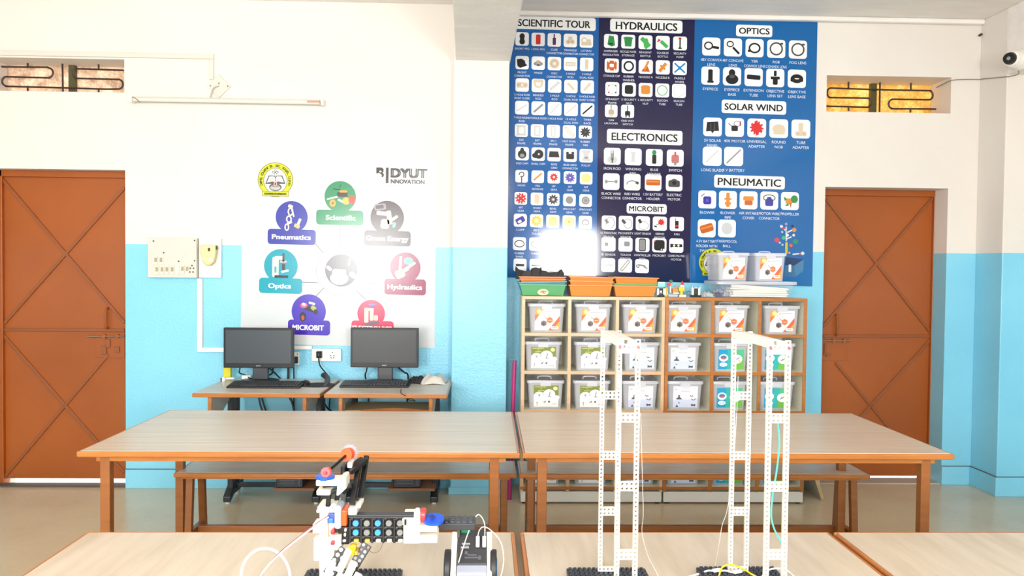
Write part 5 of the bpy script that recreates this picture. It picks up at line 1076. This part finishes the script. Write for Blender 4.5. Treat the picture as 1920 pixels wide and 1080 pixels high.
tower('frame_tower', 'tall white perforated frame tower on the right, with a teal tube hanging inside', .634, 1.79, .631, 2.045, None, None)
THREAD = plastic_clear('clear_thread', '#f0eeea', .28, .1)
cord([W(1201, 775, 1.9), W(1203, 840, 1.9), W(1205, 915, 1.9), W(1206, 965, 1.9), W(1204, 1000, 1.92), W(1216, 1045, 1.92), W(1236, 1085, 1.9), Vector((W(1240, 1100, 1.9).x, 1.88, .753))], .0009, 'clear thread hanging down the right side of the left white tower', THREAD, 'thread', 'thread')
cord([W(1384, 706, 2.0), W(1382, 760, 2.0), W(1378, 830, 2.0), W(1372, 900, 2.0), W(1363, 958, 2.0), W(1354, 985, 2.0), W(1348, 1020, 2.0), Zp(1340, 1066, ZT+.018)], .0009, 'clear thread hanging beside the left leg of the right white tower', THREAD, 'thread', 'thread')
TEAL = M('#62d8bc', .25)
cord([W(1456, 778, 1.86), W(1461, 820, 1.86), W(1460, 850, 1.86), W(1455, 890, 1.86), W(1449, 925, 1.86), W(1446, 965, 1.86), W(1451, 990, 1.86), W(1462, 1012, 1.86), W(1470, 1030, 1.87)], .0020, 'thin teal tube hanging inside the right white tower', TEAL, 'tube', 'tube')
YC = M('#f0c81e', .3); WC = M('#f2efea', .3)
cord([Zp(1346, 1092, ZT+.019), Zp(1349, 1076, ZT+.022), W(1354, 1064, 2.02), W(1366, 1059, 2.02), W(1380, 1061, 2.02), W(1392, 1066, 2.0), Zp(1412, 1078, ZT+.019), Zp(1440, 1092, ZT+.019)], .0022, 'yellow cable lying over the base plate of the right white tower', YC)
cord([Zp(1290, 1082, ZT+.004), Zp(1310, 1076, ZT+.006), Zp(1328, 1070, ZT+.021), Zp(1345, 1071, ZT+.021), Zp(1360, 1070, ZT+.021), Zp(1378, 1074, ZT+.020), Zp(1390, 1072, ZT+.020)], .0024, 'white cable running left off the base plate of the right white tower', WC)
mb = MB(); mb.bar(Zp(1337, 1070, ZT+.0225), Zp(1352, 1068, ZT+.0225), .010, .007); mb.bar(Zp(1376, 1073, ZT+.0225), Zp(1390, 1070, ZT+.0225), .009, .007); mb.build('cable_plug', WC, label='white cable connectors on the base plate of the right white tower', cat='plug', bevel=.001)
cord([Zp(1424, 1090, ZT+.019), Zp(1434, 1074, ZT+.024), W(1446, 1067, 1.98), W(1462, 1066, 1.98), W(1476, 1070, 1.97), Zp(1488, 1080, ZT+.004), Zp(1497, 1092, ZT+.004)], .0021, 'white cable looping around the front legs of the right white tower', WC)

# ================================================================== ROBOT ARM
RY = 1.85
def rp(x, y, dy=0): return W(x, y, RY+dy)
RS = RY/1500
ra = T('kit_robot', 'toy robot arm of white and black kit beams with blue discs on the foreground table', 'robot arm', (rp(640, 1000).x, RY, ZT))
RLOC = ra
def rbox(name, m_, x0, y0, x1, y1, dy0, dy1, parent=None, bev=.002, lab=None):
    a = rp(x0, y0); b = rp(x1, y1); mb = MB(); mb.box((a.x, RY+dy0, b.z), (b.x, RY+dy1, a.z)); return mb.build(name, m_, parent or ra, label=lab, bevel=bev)
def rbar(name, m_, x0, y0, x1, y1, w, d, dya=0, dyb=None, parent=None, bev=.0015):
    dyb = dya if dyb is None else dyb
    mb = MB(); mb.bar(rp(x0, y0, 0)+Vector((0, dya, 0)), rp(x1, y1, 0)+Vector((0, dyb, 0)), d, w*RS, upv=(0, 0, 1)); return mb.build(name, m_, parent or ra, bevel=bev)
def rdisc(name, m_, x, y, r, dy, th, parent=None, ax=(0, -1, 0), sc=1.0):
    c = rp(x, y)+Vector((0, dy, 0)); ax = Vector(ax).normalized(); mb = MB(); mb.cyl(c-ax*th/2, c+ax*th/2, r*RS, n=22); return mb.build(name, m_, parent or ra, smooth=True)
# base
bx0 = Zp(610, 1070, ZT+.013).x; bx1 = -.2145
base_plate(-.46, bx1, 1.66, 2.065, '', 'base_plate', ra)
# column
cb_ = rp(600, 940); zb_ = ZT+.0165
col = MB()
a = rp(604, 946); b = rp(634, 1000); col.box((a.x, RY-.03, zb_), (rp(632, 1000).x, RY+.02, a.z)); cl_ = col.build('column', WHITE_K, ra, bevel=.003)
rbox('column_bracket', WHITE_K, 594, 1000, 612, 1042, -.034, .03); rbox('column_bracket', WHITE_K, 592, 974, 606, 991, -.034, .01)
rbox('column_bracket', WHITE_K, 601, 941, 632, 950, -.036, .024); rbox('column_bracket', WHITE_K, 614, 996, 646, 1020, -.042, -.01)
rbox('side_wheel', YELLOW_K, 596, 992, 602, 1030, .02, .06)
# yellow wheel low on the left
c = rp(581, 1104); mb = MB(); mb.cyl((c.x, RY-.05, c.z), (c.x, RY-.012, c.z), 29*RS, n=28); mb.build('wheel', YELLOW_K, ra, smooth=True, bevel=.003)
mb = MB(); mb.cyl((c.x, RY-.055, c.z), (c.x, RY+.01, c.z), 6*RS, n=12); mb.bar((c.x, RY-.005, c.z), (rp(610, 1104).x, RY-.005, c.z), .012, .012); mb.build('wheel_hub', BLACK_K, ra)
# motor
rbox('motor', NAVY_K, 621, 953, 634, 970, -.045, -.005, lab='blue motor plug'); rbox('motor', M('#2f74dc', .3), 623.5, 960, 632, 969, -.049, -.044, lab='bright blue motor socket')
rbox('motor', M('#aab4c2', .35), 634, 937, 647, 980, -.05, .0, bev=.006, lab='grey motor housing'); rbox('motor', ORANGE_K, 647.5, 945, 657, 974, -.05, .0, bev=.003, lab='orange motor end')
# horizontal arm
arm = rbox('forearm', BLACK_K, 657, 960, 760, 1007, -.035, -.005, bev=.003)
rbox('forearm_plate', DKGREY, 657, 956, 781, 962, -.038, -.012, arm)
cells = MB()
for j, yy in enumerate((961.5, 978.5, 996)):
    for i in range(5): rbx = rp(663+i*20.5, yy); cells.box((rbx.x, RY-.041, rbx.z-.005), (rbx.x+.006, RY-.034, rbx.z))
    a = rp(659, yy-1.2); b = rp(760, yy+1.2); cells.box((a.x, RY-.0395, b.z), (b.x, RY-.034, a.z))
for i in range(6): a = rp(660+i*20.3, 963); b = rp(664+i*20.3, 1007); cells.box((a.x, RY-.041, b.z), (b.x, RY-.034, a.z))
cells.build('connector_ribs', M('#141416', .35), arm, bevel=.001)
for j, yy in enumerate((970, 987)):
    for i in range(5):
        m_ = PEG_BLUE if i in (0, 2) else PEG_GREY
        rdisc('peg', m_, 673+i*20.2, yy, 5.4, -.041, .012, arm, ax=(0, -1, .12))
for i in range(5): rbox('peg', WHITE_K if i > 1 else YELLOW_K, 669+i*20.2, 1000, 678+i*20.2, 1005, -.044, -.034, arm)
rbox('white_peg', WHITE_K, 652, 979, 656, 985, -.046, -.03); rbox('white_peg', WHITE_K, 651, 988, 655, 994, -.046, -.03); rbox('white_peg', WHITE_K, 649, 1000, 655, 1004, -.046, -.03)
rbox('cross_block', BLACK_K, 640, 978, 660, 1010, -.04, .02)
rbox('red_peg', M('#c8283a', .3), 628, 981, 635, 988, -.052, -.03); rbox('red_peg', M('#c8283a', .3), 628, 1001, 635, 1008, -.052, -.03); rbox('axle_bush', M('#e6d8c8', .35), 627, 990, 647, 997, -.052, -.03)
rbox('link', M('#e8d8b8', .35), 612, 972, 622, 998, -.045, -.02)
# end effector
ee = rbox('gripper', WHITE_K, 760, 974, 790, 1007, -.045, .03)
rbox('jaw', WHITE_K, 786, 974, 822, 986, -.045, .02, ee); rbox('jaw', WHITE_K, 786, 993, 822, 1006, -.045, .02, ee); rbox('gripper_block', WHITE_K, 757.5, 961, 785, 975, -.04, .03, ee)
rbox('jaw_slot', M('#c8b48c', .45), 772, 988, 779, 993, -.0462, -.044, ee, bev=0)
fg = MB(); fg.prism([rp(779+x, y)+Vector((0, -.042, 0)) for x, y in ((0, 972), (0, 952), (2, 947), (6, 945.5), (10, 947), (12, 952), (12, 972))], (0, .02, 0)); fg.build('finger', WHITE_K, ra, bevel=.002)
mb = MB(); c = rp(795.5, 958); mb.cyl((c.x-.006, RY-.03, c.z), (c.x+.006, RY-.03, c.z-.001), 13*RS, n=20); mb.build('red_disc', RED_K, ra, smooth=True, bevel=.002)
rdisc('blue_disc', BLUE_K, 815, 965, 19.5, -.035, .006, ra, ax=(0, -.22, .97))
mb = MB(); c = rp(813, 963)+Vector((0, -.037, .005)); mb.cbox(c, (.016, .004, .003)); mb.cbox(c, (.004, .014, .003)); mb.build('axle_cross', M('#101c58', .4), ra)
# dark plate behind the gripper
gp = MB(); z_ = .944; y0_, y1_ = 1.875, 1.935; xa, xb = W(818, 980, y0_).x, W(891, 980, y0_).x; gp.box((xa, y0_, z_-.016), (xb, y1_, z_)); 
g_ = gp.build('grid_plate', M('#2a2c31', .4), ra, bevel=.0015); st = MB()
for j in range(4):
    for i in range(6): st.box((xa+.006+i*.0142, y0_+.004+j*.014, z_), (xa+.014+i*.0142, y0_+.011+j*.014, z_+.003))
st.build('grid_studs', M('#3e4148', .4), g_)
rbar('plate_arm', DKGREY, 775, 985, 840, 985, 7, .02, .03, .05)
# upper arm: paired black beams
for (x0, y0, x1, y1, w, a_, b_) in ((620, 942, 622, 915, 8, -.03, -.03), (631, 940, 636, 912, 8, .0, .0), (663, 942, 671, 868, 9, -.02, .03), (674, 936, 680, 866, 7, .01, .06)):
    rbar('arm_beam', BLACK_K, x0, y0, x1, y1, w, .012, a_, b_)
rbar('arm_beam', BLACK_K, 624, 917, 662, 905, 7, .012, -.03, -.02); rbar('arm_beam', BLACK_K, 640, 930, 662, 908, 6, .010, .02, .03)
rbar('arm_link', DKGREY, 608, 906, 640, 902, 6, .02, -.02, -.01); rbar('arm_link', BLACK_K, 652, 885, 680, 867, 8, .03, .0, .03)
rbox('joint_block', WHITE_K, 626, 937, 636, 946, -.036, .02); rbox('joint_block', WHITE_K, 658, 944, 674, 956, -.04, .02); rbox('joint_block', WHITE_K, 672, 938, 680, 946, -.03, .02); rbox('joint_block', WHITE_K, 600, 946, 606, 952, -.04, .0)
# upper gripper
ug = MB(); ug.prism([rp(x, y)+Vector((0, -.05, 0)) for x, y in ((601, 890), (645, 890), (645, 884), (656, 883), (656, 905), (642, 918), (638, 918), (640, 900), (601, 900.5))], (0, .05, 0)); ug.build('upper_gripper', WHITE_K, ra, bevel=.002)
rbox('upper_jaw', WHITE_K, 601, 909, 626, 918.5, -.045, .0)
rdisc('blue_disc', BLUE_K, 615, 888, 17, -.03, .008, ra, ax=(0, -.02, 1))
rdisc('red_disc', RED_K, 621, 873.5, 8.6, -.055, .014, ra, ax=(-.12, -.95, .1)); rdisc('disc_hub', M('#7a1420', .4), 620, 874, 3.2, -.064, .004, ra, ax=(-.12, -.95, .1))
mb = MB(); mb.cyl(rp(626, 871)+Vector((0, -.05, 0)), rp(648, 856)+Vector((0, .02, 0)), .0034, n=8); mb.build('axle', BLACK_K, ra)
rdisc('orange_gear', ORANGE_K, 649, 855, 11.5, .02, .016, ra, ax=(-.25, -.95, .1))
gr = MB(); c = rp(651, 856)+Vector((0, .038, 0)); axg = Vector((-.25, -.95, .1)).normalized(); ta = axg.cross(Vector((0, 0, 1))).normalized(); tb = axg.cross(ta); nt = 20
lo = []
for dd in (-.004, .004): lo.append([c+axg*dd+(ta*math.cos(2*math.pi*i/(nt*4))+tb*math.sin(2*math.pi*i/(nt*4)))*(17.5*RS if i % 4 < 2 else 14.5*RS) for i in range(nt*4)])
gr.loft(lo); gr.build('clear_gear', plastic_clear('clear_gear_plastic', '#b4b4c0', .35, .15), ra)
rbox('gear_support', BLACK_K, 640, 872, 648, 888, -.01, .03); rbox('gear_support', WHITE_K, 651, 868, 660, 878, .0, .04)
# diagonal perforated beams down to the foot
def diag(x0, y0, x1, y1, nx, dy0, dy1, mat, n):
    p = rp(x0, y0)+Vector((0, dy0, 0)); q = rp(x1, y1)+Vector((0, dy1, 0)); L = (q-p).length; uz = (q-p).normalized(); ux = Vector((1, 0, 0)); ux = (ux-uz*ux.dot(uz)).normalized()
    pit = L/n; mb = MB(); mb.perf(p, ux, uz, [(i, k) for i in range(nx) for k in range(n)], pit, .012, .33); o = mb.build('diagonal_beam', mat, ra); 
    pg = MB(); nn = ux.cross(uz)
    for i in range(nx):
        for k in range(n):
            if (k*3+i) % 4 != 3: c_ = p+ux*(i*pit)+uz*(k*pit); pg.cyl(c_+nn*.0075, c_-nn*.004, pit*.34, n=10)
    pg.build('pegs', M('#efe9e0', .35) if x0 < 640 else M('#8d8d8c', .4), o)
diag(624, 1052, 652, 1012, 2, -.06, -.035, BLACK_K, 5)
diag(658, 1058, 690, 1008, 2, -.045, -.02, BLACK_K, 7)
for (x0, y0, x1, y1, w) in ((612, 1090, 634, 1034, 12), (646, 1050, 664, 1012, 10), (654, 1074, 673, 1034, 12), (660, 1092, 682, 1056, 13), (636, 1078, 650, 1056, 11), (618, 1084, 630, 1056, 12)):
    rbar('white_beam', WHITE_K, x0, y0, x1, y1, w, .014, -.075, -.06, bev=.003)
rbox('foot_block', M('#f0e6d2', .35), 612, 1062, 652, 1096, -.07, -.02); rdisc('blue_peg', M('#1f58b8', .3), 641.5, 1074, 3.4, -.085, .02)
rbox('foot_block', BLACK_K, 628, 1082, 690, 1110, -.055, .02)
yl = MB(); yl.prism([rp(x, y)+Vector((0, -.05, 0)) for x, y in ((660, 1012), (668, 1008), (674, 1010), (673, 1018), (669, 1028), (664, 1031), (660, 1026))], (0, .02, 0)); yl.build('yellow_clip', YELLOW_K, ra, bevel=.003)
rbox('yellow_peg', M('#d8a020', .35), 671, 1020, 677, 1027, -.05, -.02); rbox('yellow_peg', YELLOW_K, 632, 1050, 638, 1058, -.06, -.03)
# cables of the arm
cord([rp(624, 957)+Vector((0, -.05, 0)), rp(606, 966)+Vector((0, -.07, 0)), rp(580, 984)+Vector((0, -.08, 0)), rp(545, 1012)+Vector((0, -.08, 0)), rp(518, 1040)+Vector((0, -.07, 0)), rp(500, 1066)+Vector((0, -.06, 0)), rp(490, 1090)+Vector((0, -.05, 0)), Vector((rp(478, 1130).x, RY-.05, ZT+.004))], .0018, 'white and maroon cable curving from the robot arm motor down to the table', M('#f2e6e4', .35))
cord([rp(624, 956)+Vector((0, -.049, .002)), rp(606, 964.5)+Vector((0, -.0695, .002)), rp(580, 982.6)+Vector((0, -.0795, .002)), rp(545, 1010.6)+Vector((0, -.0795, .002)), rp(519.5, 1039)+Vector((0, -.0695, .002)), rp(502, 1066)+Vector((0, -.06, 0)), rp(492.5, 1090)+Vector((0, -.05, 0)), Vector((rp(481, 1130).x, RY-.05, ZT+.004))], .0009, 'thin maroon wire running along the white cable of the robot arm', M('#7a3038', .4))
mb = MB(); c = rp(500, 1083); pts = [(c.x+48*RS*math.cos(t), RY-.02+.02*math.sin(t*.5), c.z+57*RS*math.sin(t)) for t in [R(-75+15*i) for i in range(23)]]; mb.tube(pts, .0034, 8, sub=2)
zmin = min(v.z for v in mb.v); mb.v = [v+Vector((0, 0, ZT+.0008-zmin)) if False else v for v in mb.v]; mb.build('tube_loop', CLEAR, label='loop of clear white tubing standing on the foreground table left of the robot arm', cat='tube', smooth=True)
cord([rp(605, 1040)+Vector((0, .03, 0)), rp(598, 1056)+Vector((0, .04, 0)), rp(602, 1072)+Vector((0, .04, 0))], .0007, 'hair-thin dark wire at the left of the robot arm column', M('#6a5a54', .5), 'wire', 'wire')
cord([W(690, 1030, 1.9), W(700, 1037, 1.95), W(712, 1032, 1.97), W(718, 1018, 1.97)], .0006, 'hair-thin wire loop at the right of the robot arm', M('#8a7a70', .5), 'wire', 'wire')

# ================================================================== ROVER
RV = 1.98
def vp(x, y, dy=0): return W(x, y, RV+dy)
VS = RV/1500
c = vp(885, 1100); rv = T('rover', 'small two-wheeled rover with a dark controller box and white side plates near the table seam', 'rover', (c.x, RV, ZT))
def vbox(name, m_, x0, y0, x1, y1, d0, d1, parent=None, bev=.002):
    a = vp(x0, y0); b = vp(x1, y1); mb = MB(); mb.box((a.x, RV+d0, max(b.z, ZT+.0006)), (b.x, RV+d1, a.z)); return mb.build(name, m_, parent or rv, bevel=bev)
# side plates, leaning back
for xa, xb in ((845.5, 857), (913, 921)):
    xm = vp((xa+xb)/2, 1060).x; MB().prism([(xm-.007, RV-.05, ZT+.012), (xm-.007, RV-.055, ZT+.05), (xm-.007, RV+.045, ZT+.125), (xm-.007, RV+.06, ZT+.12), (xm-.007, RV+.06, ZT+.012)], (.014, 0, 0)).build('side_plate', M('#f1ead6', .35), rv, bevel=.002)
# controller box tilted to the viewer
x0, x1 = vp(857.5, 1060).x, vp(913, 1060).x
bk = [(RV-.04, ZT+.075), (RV+.055, ZT+.130), (RV+.055, ZT+.07), (RV-.04, ZT+.03)]
cx_ = MB(); cx_.prism([(x0, y, z) for y, z in bk], (x1-x0, 0, 0)); ctl = cx_.build('controller_box', M('#35363a', .35), rv, bevel=.003)
uy = Vector((0, .095, .055)).normalized(); nz = Vector((0, -.055, .095)).normalized(); o_ = Vector((x0, RV-.04, ZT+.075))
def on(u, v, h=0): return o_+Vector(((x1-x0)*u, 0, 0))+uy*(.11*v)+nz*h
dt = MB()
for (u, v, w, h_) in ((.3, .45, .16, .10), (.3, .28, .10, .08), (.5, .15, .5, .03), (.5, .22, .3, .03), (.15, .35, .08, .2), (.75, .15, .1, .1)):
    dt.prism([on(u-w/2, v-h_/2, .0003), on(u+w/2, v-h_/2, .0003), on(u+w/2, v+h_/2, .0003), on(u-w/2, v+h_/2, .0003)], nz*.0022)
dt.build('board_details', M('#5c5d63', .4), ctl)
dd = MB()
for i in range(5):
    for j in range(2): p_ = on(.14+.055*i+(.03 if j else 0), .42+.1*j, .002); dd.cyl(p_, p_+nz*.003, .0022, n=8)
dd.build('solder_dots', M('#a8a8ac', .4), ctl)
gr_ = MB(); gr_.prism([on(.1, .86, .0), on(.42, .86, .0), on(.42, .98, .0), on(.1, .98, .0)], nz*.005); gr_.build('circuit_edge', M('#2f8a62', .35), ctl)
MB().box((x0-.002, RV+.03, ZT+.10), (x0+.005, RV+.058, ZT+.142)).build('corner_post', M('#4c4840', .4), rv, bevel=.001)
for u in (.68, .90): MB().prism([on(u-.065, .42, .002), on(u+.065, .42, .002), on(u+.065, .70, .002), on(u-.065, .70, .002)], nz*.009).build('cable_plug', M('#cfcfd4', .35), ctl, bevel=.002)
MB().prism([(x0, y, z) for y, z in ((RV-.045, ZT+.074), (RV-.045, ZT+.035), (RV-.062, ZT+.035), (RV-.062, ZT+.060))], (x1-x0, 0, 0)).build('front_cover', M('#9296a4', .35), rv, bevel=.003)
MB().box((x0+.012, RV-.066, ZT+.030), (x1-.015, RV-.055, ZT+.044)).build('front_tab', M('#a4a8b4', .35), rv, bevel=.002)
MB().box((x0+.003, RV-.05, ZT+.010), (x1-.003, RV+.05, ZT+.034)).build('chassis', BLACK_K, rv, bevel=.002)
for xa, sg in ((839.5, -1), (925, 1)):
    xm = vp(xa, 1065).x; zc = ZT+.047
    MB().cyl((xm-.008, RV+.0, zc), (xm+.008, RV+.0, zc), .0465, n=30).build('wheel', M('#232326', .5), rv, smooth=True, bevel=.003)
    MB().cyl((xm-.0095, RV, zc), (xm+.0095, RV, zc), .026, n=20).build('wheel_hub', M('#2f86c8', .35), rv, smooth=True)
    MB().cyl((xm+.008*-sg, RV, zc), (xm+.022*-sg, RV, zc), .006, n=10).build('axle', BLACK_K, rv)
MB().tube([on(.06, -.02, .006), on(.22, .35, .02), on(.40, .70, .035), on(.55, .92, .045), on(.72, 1.0, .05), on(.90, .92, .03), on(.92, .70, .006)], .0014, 7).build('cable', M('#e3e0da', .35), rv, smooth=True)
MB().tube([on(.68, .70, .006), on(.72, .80, .015), on(.85, .88, .02), on(1.1, .80, .02), on(1.45, .45, .02), on(1.55, .05, .005), on(1.42, -.30, -.015), on(1.1, -.48, -.02), on(.7, -.56, -.02), on(.2, -.62, -.015)], .0013, 7).build('cable', M('#e3e0da', .35), rv, smooth=True)
